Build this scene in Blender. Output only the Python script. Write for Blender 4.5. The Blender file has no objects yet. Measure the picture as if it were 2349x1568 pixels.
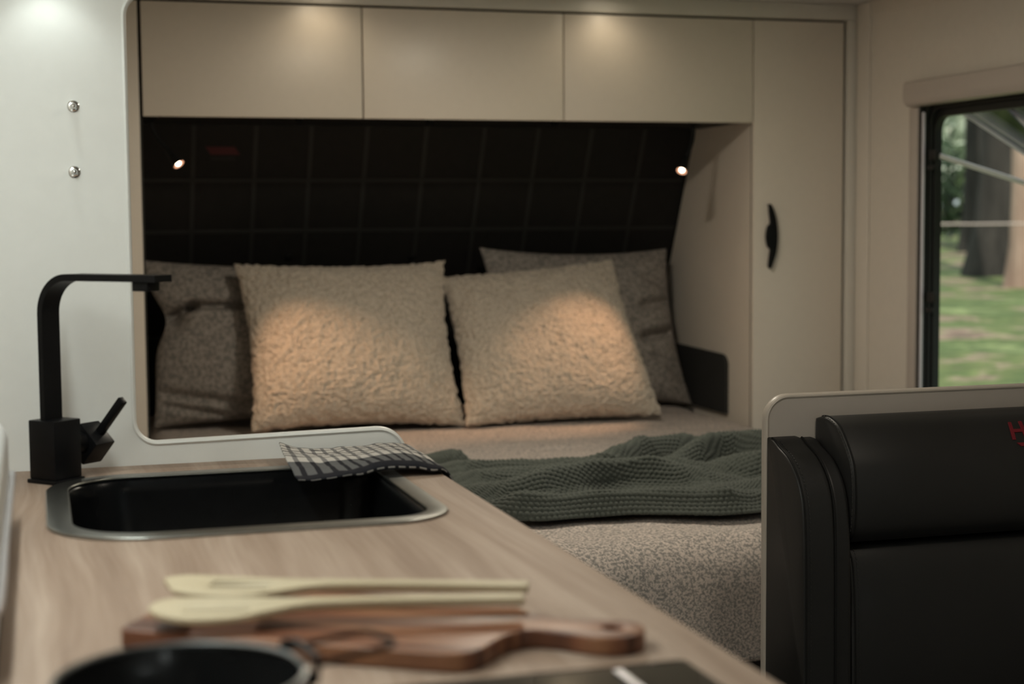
import bpy, bmesh, math, random
import numpy as np
from mathutils import Vector, Matrix

random.seed(7)
C = bpy.context.scene.collection
SC = bpy.context.scene
PI = math.pi

# ------------------------------------------------------------------ camera
YAW, PITCH, ROLL = map(math.radians, (16.70, 4.475, -0.446))
fwd = Vector((math.sin(YAW)*math.cos(PITCH), math.cos(YAW)*math.cos(PITCH), -math.sin(PITCH)))
rt0 = Vector((math.cos(YAW), -math.sin(YAW), 0)); up0 = rt0.cross(fwd)
rt = rt0*math.cos(ROLL) + up0*math.sin(ROLL); up = up0*math.cos(ROLL) - rt0*math.sin(ROLL)
cam = bpy.data.cameras.new('camera'); cam.sensor_width = 36; cam.lens = 3600/2349*36
cam.clip_start = 0.02; cam.clip_end = 300
cam.dof.use_dof = True; cam.dof.focus_distance = 2.75; cam.dof.aperture_fstop = 3.6
co = bpy.data.objects.new('camera', cam); C.objects.link(co)
M4 = Matrix((rt, up, -fwd)).transposed().to_4x4(); M4.translation = Vector((0, 0, 1.27))
co.matrix_world = M4; SC.camera = co

# ------------------------------------------------------------------ view, world, sun, room lights
SC.view_settings.view_transform = 'Standard'; SC.view_settings.look = 'None'
SC.view_settings.exposure = 0.0; SC.view_settings.gamma = 1.0; SC.view_settings.use_curve_mapping = False
SC.cycles.use_denoising = True
SC.cycles.max_bounces = 10; SC.cycles.diffuse_bounces = 5; SC.cycles.sample_clamp_indirect = 6
SC.cycles.transparent_max_bounces = 16
W = bpy.data.worlds.new('forest_sky'); SC.world = W; W.use_nodes = True
bg = W.node_tree.nodes['Background']; bg.inputs[0].default_value = (0.80, 0.93, 0.90, 1); bg.inputs[1].default_value = 0.85

def light(name, kind, loc, power, color, rot=(0, 0, 0), **kw):
    l = bpy.data.lights.new(name, kind); l.energy = power; l.color = color
    for k, v in kw.items(): setattr(l, k, v)
    o = bpy.data.objects.new(name, l); o.location = loc; o.rotation_euler = rot; C.objects.link(o); return o
light('sun', 'SUN', (0, 0, 30), 3.2, (1, .93, .8), (math.radians(38), math.radians(-14), 0), angle=.01)
WARM = (1.0, .82, .56); NEUT = (1.0, .90, .74); COOL = (.93, 1.0, .955)
CEIL = 1.965
# added ceiling fill lamps, out of view, then the pair at the bed cabinets
FILL_LAMPS = [(1.15, 1.80, 4.2), (0.9, -.7, 3.0), (1.15, 3.60, 11.6)]
for x, y, p in FILL_LAMPS:
    light('ceiling_fill_light', 'AREA', (x, y, CEIL-.022), p, NEUT, shape='DISK', size=.16)
DOWN = [(.82, 4.595), (1.715, 4.595)]
for x, y in DOWN:
    light('downlight_light', 'SPOT', (x, y, CEIL-.012), .66, WARM, spot_size=math.radians(150), spot_blend=.9, shadow_soft_size=.018)
# daylight panel light under the kitchen overhead cupboard
light('cupboard_led_light', 'SPOT', (.02, 2.375, 1.655), .50, COOL, spot_size=math.radians(112), spot_blend=.6, shadow_soft_size=.012)
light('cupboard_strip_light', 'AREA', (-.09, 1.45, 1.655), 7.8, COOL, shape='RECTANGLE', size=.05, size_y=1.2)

# ------------------------------------------------------------------ helpers
def link(name, me, mat=None, parent=None, smooth=35):
    o = bpy.data.objects.new(name, me); C.objects.link(o)
    if mat: me.materials.append(mat)
    if smooth is not None and len(me.polygons):
        me.polygons.foreach_set('use_smooth', [True]*len(me.polygons))
        me.set_sharp_from_angle(angle=math.radians(smooth))
    if parent: o.parent = parent
    return o
def obj(name, bm, mat=None, parent=None, smooth=35):
    bmesh.ops.recalc_face_normals(bm, faces=bm.faces)
    me = bpy.data.meshes.new(name); bm.to_mesh(me); bm.free()
    return link(name, me, mat, parent, smooth)
def thing(name, label, cat, loc=(0, 0, 0), rot=(0, 0, 0), group=None):
    o = bpy.data.objects.new(name, None); o.empty_display_size = .05
    o.location = loc; o.rotation_euler = rot; C.objects.link(o)
    return tag(o, label, cat, group)
def tag(o, label, cat, group=None, kind=None):
    o['label'] = label; o['category'] = cat
    if group: o['group'] = group
    if kind: o['kind'] = kind
    return o
def struct(o, label=None):
    o['kind'] = 'structure'
    if label: o['label'] = label
    return o
def bx(bm, lo, hi, bev=0, seg=2, mtx=None):
    lo, hi = Vector(lo), Vector(hi)
    r = bmesh.ops.create_cube(bm, size=1)
    vs = r['verts']
    for v in vs: v.co = Vector((lo[i] + (v.co[i]+.5)*(hi[i]-lo[i]) for i in range(3)))
    if bev:
        es = list({e for v in vs for e in v.link_edges})
        r = bmesh.ops.bevel(bm, geom=es, offset=bev, segments=seg, affect='EDGES', profile=.5)
        vs = list({v for f in r['faces'] for v in f.verts} | {v for v in vs if v.is_valid})
    if mtx is not None:
        done = set(); stack = [v for v in vs if v.is_valid]
        for v in stack: v.co = mtx @ v.co
    return bm
def box(name, lo, hi, mat, parent=None, bev=0, seg=2, mtx=None):
    return obj(name, bx(bmesh.new(), lo, hi, bev, seg, mtx), mat, parent)
def tube(bm, pts, rad, n=12, closed=False, cap=True, flat=None):
    """sweep a circle (or ellipse: flat=(axis vector, radius along it)) along points"""
    pts = [Vector(p) for p in pts]; N = len(pts)
    rads = rad if isinstance(rad, (list, tuple)) else [rad]*N
    prev = None; rings = []
    for i in range(N):
        a = pts[(i-1) % N] if (closed or i > 0) else pts[i]
        b = pts[(i+1) % N] if (closed or i < N-1) else pts[i]
        t = (b-a).normalized()
        if prev is None:
            h = Vector((0, 0, 1)) if abs(t.z) < .9 else Vector((0, 1, 0))
            u = (h - t*h.dot(t)).normalized()
        else:
            u = (prev - t*prev.dot(t)).normalized()
        prev = u; v = t.cross(u)
        ring = []
        for k in range(n):
            an = 2*PI*k/n
            d = u*math.cos(an)*rads[i] + v*math.sin(an)*rads[i]
            if flat is not None:
                ax, r2 = flat; ax = Vector(ax); d = d + ax*(d.dot(ax))*(r2/rads[i]-1)
            ring.append(bm.verts.new(pts[i]+d))
        rings.append(ring)
    for i in range(N if closed else N-1):
        A, B = rings[i], rings[(i+1) % N]
        for k in range(n): bm.faces.new((A[k], A[(k+1) % n], B[(k+1) % n], B[k]))
    if cap and not closed:
        bm.faces.new(rings[0][::-1]); bm.faces.new(rings[-1])
    return bm
def lathe(bm, prof, center=(0, 0, 0), axis='Z', n=48, mtx=None):
    rings = []
    for r, h in prof:
        ring = []
        for k in range(n):
            a = 2*PI*k/n; p = Vector((r*math.cos(a), r*math.sin(a), h))
            if mtx is not None: p = mtx @ p
            ring.append(bm.verts.new(p + Vector(center)))
        rings.append(ring)
    for A, B in zip(rings, rings[1:]):
        for k in range(n): bm.faces.new((A[k], A[(k+1) % n], B[(k+1) % n], B[k]))
    bm.faces.new(rings[0][::-1]); bm.faces.new(rings[-1])
    return bm
def prism(name, splines, depth, mat, parent=None, bev=0, plane='XY', off=0, seg=3):
    """flat outline (with holes) given thickness; plane says which two axes the outline uses"""
    cu = bpy.data.curves.new(name, 'CURVE'); cu.dimensions = '2D'; cu.fill_mode = 'BOTH'
    cu.extrude = max(depth/2 - bev, 1e-5); cu.bevel_depth = bev; cu.bevel_resolution = seg; cu.offset = -bev
    for s in splines:
        sp = cu.splines.new('POLY'); sp.points.add(len(s)-1)
        for p, q in zip(sp.points, s): p.co = (q[0], q[1], 0, 1)
        sp.use_cyclic_u = True
    tmp = bpy.data.objects.new('tmp', cu); C.objects.link(tmp)
    dg = bpy.context.evaluated_depsgraph_get(); dg.update()
    me = bpy.data.meshes.new_from_object(tmp.evaluated_get(dg)); me.name = name
    bpy.data.objects.remove(tmp); bpy.data.curves.remove(cu)
    me.materials.clear()
    mt = {'XY': Matrix(((1, 0, 0, 0), (0, 1, 0, 0), (0, 0, 1, off), (0, 0, 0, 1))),
          'XZ': Matrix(((1, 0, 0, 0), (0, 0, -1, off), (0, 1, 0, 0), (0, 0, 0, 1))),
          'YZ': Matrix(((0, 0, 1, off), (1, 0, 0, 0), (0, 1, 0, 0), (0, 0, 0, 1)))}[plane]
    me.transform(mt)
    bm = bmesh.new(); bm.from_mesh(me); bpy.data.meshes.remove(me)
    bmesh.ops.remove_doubles(bm, verts=bm.verts, dist=1e-6)
    return obj(name, bm, mat, parent, 30)
def rrect(x0, y0, x1, y1, r, n=8):
    rs = r if isinstance(r, (tuple, list)) else (r,)*4    # corners: x0y0, x1y0, x1y1, x0y1
    out = []
    for (cx, cy, sx, sy, a0), q in zip(((x0, y0, 1, 1, PI), (x1, y0, -1, 1, 1.5*PI), (x1, y1, -1, -1, 0), (x0, y1, 1, -1, .5*PI)), rs):
        if q <= 0: out.append((cx, cy)); continue
        for k in range(n+1):
            a = a0 + PI/2*k/n
            out.append((cx + sx*q + q*math.cos(a), cy + sy*q + q*math.sin(a)))
    return out
def grid_mesh(name, P, mat, parent=None, uv=None, closed_u=False):
    """P: (nv, nu, 3) array"""
    nv, nu, _ = P.shape
    idx = np.arange(nv*nu).reshape(nv, nu)
    f = np.stack([idx[:-1, :-1], idx[:-1, 1:], idx[1:, 1:], idx[1:, :-1]], -1).reshape(-1, 4)
    me = bpy.data.meshes.new(name)
    me.vertices.add(nv*nu); me.vertices.foreach_set('co', P.reshape(-1).astype(np.float32))
    me.loops.add(len(f)*4); me.loops.foreach_set('vertex_index', f.reshape(-1).astype(np.int32))
    me.polygons.add(len(f)); me.polygons.foreach_set('loop_start', (np.arange(len(f))*4).astype(np.int32))
    me.update(calc_edges=True)
    if uv is not None:
        l = me.uv_layers.new(name='weave')
        l.data.foreach_set('uv', uv.reshape(-1, 2)[f.reshape(-1)].reshape(-1).astype(np.float32))
    return link(name, me, mat, parent, 180)
def catmull(pts, n):
    P = [np.array(p, float) for p in pts]; P = [2*P[0]-P[1]] + P + [2*P[-1]-P[-2]]
    out = []
    for i in range(1, len(P)-2):
        for k in range(n):
            t = k/n; a, b, c, d = P[i-1:i+3]
            out.append(.5*((2*b) + (c-a)*t + (2*a-5*b+4*c-d)*t*t + (3*b-a-3*c+d)*t**3))
    out.append(P[-2]); return [tuple(o) for o in out]
def hsh(i, j, k, s):
    h = (i*374761393 + j*668265263 + k*2147483647 + s*1274126177).astype(np.int64) & 0xffffffff
    h = ((h ^ (h >> 13))*1274126177) & 0xffffffff
    h = ((h ^ (h >> 16))*2246822519) & 0xffffffff
    return ((h ^ (h >> 15)) & 0xffffff)/float(0xffffff)
def vnoise(p, s=0):
    p = np.asarray(p, float); i = np.floor(p).astype(np.int64); f = p-i; f = f*f*(3-2*f)
    r = 0
    for a in (0, 1):
        for b in (0, 1):
            for c in (0, 1):
                w = (f[..., 0] if a else 1-f[..., 0])*(f[..., 1] if b else 1-f[..., 1])*(f[..., 2] if c else 1-f[..., 2])
                r = r + w*hsh(i[..., 0]+a, i[..., 1]+b, i[..., 2]+c, s)
    return r*2-1

# ------------------------------------------------------------------ materials
class N:
    def __init__(s, name):
        s.m = bpy.data.materials.new(name); s.m.use_nodes = True; s.t = s.m.node_tree
        s.b = s.t.nodes['Principled BSDF']; s.out = s.t.nodes['Material Output']
    def n(s, typ, **kw):
        x = s.t.nodes.new(typ)
        for k, v in kw.items():
            if k in x.inputs.keys() if isinstance(k, str) else False: x.inputs[k].default_value = v
            else: setattr(x, k, v)
        return x
    def l(s, a, b): s.t.links.new(a, b)
    def set(s, **kw):
        for k, v in kw.items():
            k = k.replace('_', ' '); s.b.inputs[k].default_value = (v if not isinstance(v, tuple) or len(v) == 4 else (*v, 1))
        return s
def noise(nn, coord, scale, detail=3, rough=.5, vec=None):
    t = nn.n('ShaderNodeTexNoise'); t.inputs['Scale'].default_value = scale; t.inputs['Detail'].default_value = detail
    t.inputs['Roughness'].default_value = rough
    if vec is not None:
        mp = nn.n('ShaderNodeMapping'); mp.inputs['Scale'].default_value = vec; nn.l(coord, mp.inputs['Vector']); coord = mp.outputs[0]
    nn.l(coord, t.inputs['Vector']); return t.outputs['Fac']
def ramp(nn, fac, stops):
    r = nn.n('ShaderNodeValToRGB'); e = r.color_ramp.elements
    while len(e) < len(stops): e.new(.5)
    for q, (p, c) in zip(e, stops): q.position = p; q.color = (*c, 1)
    nn.l(fac, r.inputs[0]); return r.outputs[0]
def bump(nn, fac, strength, dist):
    b = nn.n('ShaderNodeBump'); b.inputs['Strength'].default_value = strength; b.inputs['Distance'].default_value = dist
    nn.l(fac, b.inputs['Height']); nn.l(b.outputs[0], nn.b.inputs['Normal'])
def plain(name, col, rough=.5, metal=0, var=.03, scale=40, bmp=0, bscale=300, spec=.5, coat=0):
    nn = N(name); nn.set(Roughness=rough, Metallic=metal)
    nn.b.inputs['Specular IOR Level'].default_value = spec
    if coat: nn.b.inputs['Coat Weight'].default_value = coat
    tc = nn.n('ShaderNodeTexCoord').outputs['Object']
    f = noise(nn, tc, scale)
    nn.l(ramp(nn, f, [(.3, tuple(c*(1-var) for c in col)), (.7, tuple(min(1, c*(1+var)) for c in col))]), nn.b.inputs['Base Color'])
    if bmp: bump(nn, noise(nn, tc, bscale, 2), bmp, .001)
    return nn.m

m_wall = plain('warm_white_wall_board', (.76, .705, .635), .55, var=.015)
m_lam = plain('cream_cabinet_laminate', (.75, .685, .60), .38, var=.012, bmp=.04, bscale=500)
m_div = plain('white_laminate', (.74, .745, .72), .42, var=.012, bmp=.05, bscale=420)
m_trim = plain('white_plastic_edge_trim', (.72, .69, .63), .35, var=.01)
m_ceil = plain('ceiling_vinyl', (.62, .61, .60), .6, var=.015)
m_gap = plain('dark_joint', (.03, .03, .026), .8)
m_panel = plain('beige_partition_laminate', (.40, .362, .325), .45, var=.012)
m_blk = plain('matte_black_metal', (.0045, .0045, .005), .42, 0, var=.1, spec=.16)
m_blkp = plain('black_plastic', (.006, .006, .006), .55, var=.1, spec=.15)
m_rub = plain('black_window_rubber', (.009, .0095, .009), .5, var=.1)
m_chrome = plain('polished_chrome', (.75, .76, .76), .12, 1, var=.02)
m_alu = plain('brushed_aluminium', (.70, .70, .74), .35, 1, var=.04)
m_rim = plain('brushed_gunmetal_rim', (.33, .335, .315), .30, 1, var=.06, scale=60)
m_basin = plain('black_sink_basin', (.0035, .0038, .0042), .25, 0, var=.2, spec=.12)
m_glassblk = plain('black_hob_glass', (.012, .012, .012), .06, var=.05)
m_floor = plain('dark_vinyl_floor', (.055, .052, .05), .5, var=.15, scale=8)
m_trim2 = plain('beige_plastic_edge_trim', (.44, .395, .345), .4, var=.01)
m_base = plain('charcoal_bed_base', (.035, .033, .031), .6)
m_matt = plain('mattress_fabric', (.5, .47, .42), .9)
m_pocket = plain('charcoal_carpet_pocket', (.022, .022, .021), .85, var=.2, scale=200, bmp=.4, bscale=500)
m_pan = plain('dark_enamel', (.020, .021, .022), .18, .2, var=.1, coat=.6)
m_panrim = plain('grey_steel_rim', (.20, .21, .21), .32, 1, var=.05)
m_red = plain('red_embroidery_thread', (.15, .002, .010), .6, var=.25, scale=900)
m_decal = plain('dark_red_print', (.085, .004, .008), .5)
m_decal2 = plain('black_print', (.004, .004, .004), .5)
m_appl = plain('white_appliance_plastic', (.78, .79, .78), .3, var=.01)
m_blind = plain('beige_blind_aluminium', (.56, .50, .455), .4, var=.01)
m_rod = plain('pale_grey_painted_metal', (.78, .76, .84), .4, var=.02)
m_rodw = plain('white_painted_metal', (.9, .88, .9), .35, var=.02)
m_wire = plain('grey_fence_wire', (.6, .5, .46), .6)

def make_leather():
    nn = N('black_vinyl_upholstery'); nn.set(Roughness=.48); nn.b.inputs['Specular IOR Level'].default_value = .36
    tc = nn.n('ShaderNodeTexCoord').outputs['Object']
    nn.l(ramp(nn, noise(nn, tc, 6), [(.3, (.0128, .0126, .0125)), (.7, (.0162, .0160, .0158))]), nn.b.inputs['Base Color'])
    v = nn.n('ShaderNodeTexVoronoi'); v.inputs['Scale'].default_value = 700; nn.l(tc, v.inputs['Vector'])
    bump(nn, v.outputs['Distance'], .12, .0006); return nn.m
m_lea = make_leather()
m_pipe = plain('black_piping', (.010, .010, .010), .7, spec=.15)
m_stitch = plain('dark_grey_stitching', (.020, .019, .018), .7)

def make_wood():
    nn = N('pale_oak_laminate'); nn.set(Roughness=.55); nn.b.inputs['Specular IOR Level'].default_value = .22
    tc = nn.n('ShaderNodeTexCoord').outputs['Object']
    warp = nn.n('ShaderNodeTexNoise'); warp.inputs['Scale'].default_value = 2.2; warp.inputs['Detail'].default_value = 2
    mp0 = nn.n('ShaderNodeMapping'); mp0.inputs['Scale'].default_value = (1.6, .55, 1); nn.l(tc, mp0.inputs[0]); nn.l(mp0.outputs[0], warp.inputs['Vector'])
    mx = nn.n('ShaderNodeVectorMath', operation='MULTIPLY_ADD'); mx.inputs[1].default_value = (.085, 0, 0)
    nn.l(warp.outputs['Color'], mx.inputs[0]); nn.l(tc, mx.inputs[2])
    a = noise(nn, mx.outputs[0], 1, 4, .55, (26, 1.0, 1)); b = noise(nn, mx.outputs[0], 1, 3, .6, (190, 5, 1))
    ca = ramp(nn, a, [(.30, (.262, .185, .138)), (.48, (.322, .236, .180)), (.68, (.402, .310, .246))])
    cb = ramp(nn, b, [(.35, (.80, .77, .74)), (.62, (1, 1, 1))])
    mm = nn.n('ShaderNodeMixRGB', blend_type='MULTIPLY'); mm.inputs[0].default_value = .75
    nn.l(ca, mm.inputs[1]); nn.l(cb, mm.inputs[2]); nn.l(mm.outputs[0], nn.b.inputs['Base Color'])
    bump(nn, b, .05, .0005); return nn.m
m_oak = make_wood()
def make_board():
    nn = N('striped_acacia'); nn.set(Roughness=.42)
    tc = nn.n('ShaderNodeTexCoord').outputs['Object']
    a = noise(nn, tc, 1, 2, .5, (2, 42, 1)); b = noise(nn, tc, 1, 4, .6, (9, 160, 20))
    ca = ramp(nn, a, [(.36, (.075, .028, .015)), (.48, (.20, .078, .040)), (.56, (.275, .130, .066)), (.66, (.15, .060, .034))])
    cb = ramp(nn, b, [(.3, (.75, .72, .7)), (.65, (1, 1, 1))])
    mm = nn.n('ShaderNodeMixRGB', blend_type='MULTIPLY'); mm.inputs[0].default_value = .6
    nn.l(ca, mm.inputs[1]); nn.l(cb, mm.inputs[2]); nn.l(mm.outputs[0], nn.b.inputs['Base Color']); return nn.m
m_board = make_board()
def make_bamboo():
    nn = N('pale_bamboo'); nn.set(Roughness=.5)
    tc = nn.n('ShaderNodeTexCoord').outputs['Object']
    nn.l(ramp(nn, noise(nn, tc, 1, 3, .5, (4, 120, 20)), [(.3, (.40, .33, .215)), (.7, (.50, .425, .29))]), nn.b.inputs['Base Color']); return nn.m
m_bam = make_bamboo()
def make_boucle():
    nn = N('cream_boucle_fleece'); nn.set(Roughness=.95); nn.b.inputs['Specular IOR Level'].default_value = .1
    nn.b.inputs['Sheen Weight'].default_value = .25
    tc = nn.n('ShaderNodeTexCoord').outputs['Object']
    f = noise(nn, tc, 110, 3, .6)
    nn.l(ramp(nn, f, [(.34, (.36, .31, .245)), (.5, (.50, .44, .365)), (.7, (.57, .51, .43))]), nn.b.inputs['Base Color'])
    bump(nn, f, .7, .004); return nn.m
m_bou = make_boucle()
def make_jacquard(name, light_c, dark_c, scale, cut):
    nn = N(name); nn.set(Roughness=.9); nn.b.inputs['Specular IOR Level'].default_value = .15
    tc = nn.n('ShaderNodeTexCoord').outputs['Object']
    a = noise(nn, tc, scale, 4.5, .68); b = noise(nn, tc, scale*4, 2, .5)
    c = ramp(nn, a, [(cut-.07, dark_c), (cut+.07, light_c)])
    cb = ramp(nn, b, [(.35, (.8, .8, .8)), (.62, (1, 1, 1))])
    mm = nn.n('ShaderNodeMixRGB', blend_type='MULTIPLY'); mm.inputs[0].default_value = .6
    nn.l(c, mm.inputs[1]); nn.l(cb, mm.inputs[2]); nn.l(mm.outputs[0], nn.b.inputs['Base Color'])
    bump(nn, a, .35, .003); return nn.m
m_quilt = make_jacquard('two_tone_jacquard', (.645, .56, .505), (.262, .250, .234), 165, .50)
m_grey = make_jacquard('grey_flecked_fabric', (.36, .322, .290), (.185, .172, .158), 88, .5)
def make_knit():
    nn = N('sage_green_knit'); nn.set(Roughness=.92); nn.b.inputs['Specular IOR Level'].default_value = .15
    nn.b.inputs['Sheen Weight'].default_value = .15
    tc = nn.n('ShaderNodeTexCoord').outputs['Object']
    f = noise(nn, tc, 260, 3, .6)
    nn.l(ramp(nn, f, [(.3, (.060, .069, .060)), (.7, (.096, .107, .094))]), nn.b.inputs['Base Color'])
    bump(nn, f, .4, .001); return nn.m
m_knit = make_knit()
def make_towel():
    nn = N('black_and_white_check_cotton'); nn.set(Roughness=.9); nn.b.inputs['Specular IOR Level'].default_value = .1
    uv = nn.n('ShaderNodeTexCoord').outputs['UV']
    sx = nn.n('ShaderNodeSeparateXYZ'); nn.l(uv, sx.inputs[0])
    def mth(op, a, b=None):
        q = nn.n('ShaderNodeMath', operation=op)
        for i, v in enumerate((a, b)):
            if v is None: continue
            if isinstance(v, (int, float)): q.inputs[i].default_value = v
            else: nn.l(v, q.inputs[i])
        return q.outputs[0]
    fu = mth('FRACT', sx.outputs[0]); A = mth('LESS_THAN', fu, .36)            # crosswise bands
    v = sx.outputs[1]                                                             # 0 back edge ... 1 front fold ... 2 underside
    B = mth('GREATER_THAN', v, .60)                                               # broad dark band at the front
    fl = mth('FRACT', mth('MULTIPLY', v, 12.0)); L = mth('MULTIPLY', mth('LESS_THAN', fl, .22), mth('LESS_THAN', v, .46))
    dash = mth('MULTIPLY', mth('GREATER_THAN', v, 1.14), mth('LESS_THAN', v, 1.19))
    under = mth('MULTIPLY', mth('GREATER_THAN', v, .97), mth('SUBTRACT', 1.0, dash))
    B1 = mth('SUBTRACT', B, mth('MULTIPLY', mth('MULTIPLY', dash, mth('SUBTRACT', 1.0, A)), .45))
    s = mth('ADD', mth('MULTIPLY', A, .40), mth('MULTIPLY', B1, .56))
    s = mth('MAXIMUM', s, mth('MULTIPLY', L, .95)); s = mth('MAXIMUM', s, mth('MULTIPLY', under, .93))
    tc = nn.n('ShaderNodeTexCoord').outputs['Object']
    w = mth('MULTIPLY', mth('SUBTRACT', noise(nn, tc, 900, 1), .5), .18)
    s = mth('ADD', s, w)
    nn.l(ramp(nn, s, [(0, (.53, .50, .46)), (.42, (.185, .18, .175)), (.50, (.135, .135, .135)), (.92, (.018, .018, .022))]), nn.b.inputs['Base Color'])
    bump(nn, noise(nn, tc, 900, 1), .3, .0006); return nn.m
m_towel = make_towel()
def make_padded():
    nn = N('black_quilted_lining'); nn.set(Roughness=.55); nn.b.inputs['Specular IOR Level'].default_value = .3
    tc = nn.n('ShaderNodeTexCoord').outputs['Object']
    nn.l(ramp(nn, noise(nn, tc, 30), [(.3, (.0105, .0098, .0090)), (.7, (.0135, .0125, .0115))]), nn.b.inputs['Base Color'])
    bump(nn, noise(nn, tc, 700, 2), .3, .0008); return nn.m
m_pad = make_padded()
m_seam = plain('dark_grey_seam_tape', (.020, .020, .019), .5)
def emis(name, col, st):
    nn = N(name); nn.set(Base_Color=(.02, .02, .02)); nn.b.inputs['Emission Color'].default_value = (*col, 1); nn.b.inputs['Emission Strength'].default_value = st
    return nn.m
m_bulb = emis('warm_led_lens', (1, .80, .60), 9); m_reflector = emis('copper_lit_reflector', (1, .45, .25), 1.1)
m_led = emis('ceiling_led_lens', (1, .86, .66), 10); m_ledc = emis('cool_led_lens', (.9, 1, .95), 8)
def make_glass(name, tint, rough=.02):
    nn = N(name); t = nn.n('ShaderNodeBsdfTransparent'); t.inputs[0].default_value = (*tint, 1)
    g = nn.n('ShaderNodeBsdfGlossy'); g.inputs['Roughness'].default_value = rough
    lw = nn.n('ShaderNodeFresnel'); lw.inputs[0].default_value = 1.3
    mx = nn.n('ShaderNodeMixShader'); nn.l(lw.outputs[0], mx.inputs[0]); nn.l(t.outputs[0], mx.inputs[1]); nn.l(g.outputs[0], mx.inputs[2])
    nn.l(mx.outputs[0], nn.out.inputs[0]); return nn.m
m_acryl = make_glass('smoky_acrylic', (.62, .58, .60))

# ------------------------------------------------------------------ room shell
XL, XR, YB, YF = -.18, 2.607, -1.6, 5.75
struct(box('floor', (XL-.05, YB-.05, -.06), (XR+.05, YF+.2, 0), m_floor))
struct(box('ceiling', (XL-.05, YB-.05, CEIL), (XR+.05, YF+.2, CEIL+.05), m_ceil))
struct(box('wall_left', (XL-.05, YB, 0), (XL, YF, CEIL), m_wall))
# back wall behind the camera with a doorway that lets daylight in
dw = rrect(1.2, .0, 1.9, 1.85, (0, 0, .06, .06))
struct(prism('wall_back', [[(XL, 0), (1.2, 0)] + [(1.2, 1.85), (1.9, 1.85), (1.9, 0), (XR, 0), (XR, CEIL), (XL, CEIL)]], .05, m_wall, None, 0, 'XZ', YB-.025))
# right wall with the window opening
WY0, WY1, WZ0, WZ1 = 2.77, 4.293, .54, 1.668
struct(prism('wall_right', [[(YB, 0), (YF, 0), (YF, CEIL), (YB, CEIL)], rrect(WY0+.006, WZ0+.006, WY1-.006, WZ1-.006, .05)], .05, m_wall, None, 0, 'YZ', XR+.025))
# faint panel joint battens on the right wall and the corner post / fascia of the cabinet front
t = struct(box('trim_1', (2.20-1.95, 4.690, 1.9135), (2.606, 4.72, CEIL-.001), m_trim, None, .0015))
for x, z in ((.9, 1.94), (1.55, 1.94), (2.235, 1.941)):
    bm = lathe(bmesh.new(), [(.0001, 0), (.0045, 0), (.0055, -.0008), (.0055, -.0018)], (0, 0, 0), n=20, mtx=Matrix.Rotation(PI/2, 4, 'X'))
    for v in bm.verts: v.co = Vector((x, 4.690, z)) + Vector((v.co.x, -abs(v.co.y), v.co.z))
    obj('screw_cap', bm, m_lam, t)
t = struct(box('trim_2', (2.571, 4.688, 0), (2.6065, 4.72, 1.9125), m_trim, None, .0015))
for z in (1.892, 1.45, 1.02, .62):
    bm = lathe(bmesh.new(), [(.0001, 0), (.0045, 0), (.0055, -.0008), (.0055, -.0018)], (0, 0, 0), n=20, mtx=Matrix.Rotation(PI/2, 4, 'X'))
    for v in bm.verts: v.co = Vector((2.588, 4.688, z)) + Vector((v.co.x, -abs(v.co.y), v.co.z))
    obj('screw_cap', bm, m_lam, t)
struct(box('trim_3', (2.600, 4.60, 0), (2.6065, 4.684, CEIL-.002), m_wall, None, .003))
struct(box('trim_4', (2.602, YB+.1, 1.915), (2.6065, 4.598, CEIL-.002), m_wall, None, .002))

# slanted dark rear wall of the bed nook with stitched seam tapes
SL = -.494
def yw(z): return 5.176 + SL*(z-1.598)
bm = bmesh.new()
ys = [(yw(CEIL), CEIL), (yw(.15), .15)]
vs = [bm.verts.new((x, y+d, z)) for d in (0, .05) for x in (XL, XR) for y, z in ys]
for q in ((0, 1, 3, 2), (4, 5, 7, 6), (0, 1, 5, 4), (2, 3, 7, 6), (0, 2, 6, 4), (1, 3, 7, 5)): bm.faces.new([vs[i] for i in q])
rear = struct(obj('wall_front', bm, m_pad, None, None))
nrm = Vector((0, -1, SL)).normalized(); dn = Vector((0, -SL, -1)).normalized(); dn = Vector((0, SL*-1, -1)).normalized()
def wallbox(name, x0, x1, z0, z1, d0, d1, mat, parent, bev=0.0006):
    a = Vector((0, yw((z0+z1)/2), (z0+z1)/2)); L = (z1-z0)/2*math.sqrt(1+SL*SL)
    mt = Matrix((Vector((1, 0, 0)), -nrm, -dn)).transposed().to_4x4(); mt.translation = a
    return box(name, (x0, -d1, -L), (x1, -d0, L), mat, parent, bev, 1, mt)
bms = bmesh.new()
for i, x in enumerate((.30, .489, .690, .872, 1.060, 1.262, 1.465, 1.658, 1.853, 2.05)):
    o = wallbox('seam_tape', x-.007, x+.007, .62, 1.60, .0002, .0022, m_seam, rear)
for z in (1.406, 1.236, 1.05, .87):
    o = wallbox('seam_tape', .0, 2.232, z-.006, z+.006, .0002, .0026, m_seam, rear)
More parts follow.
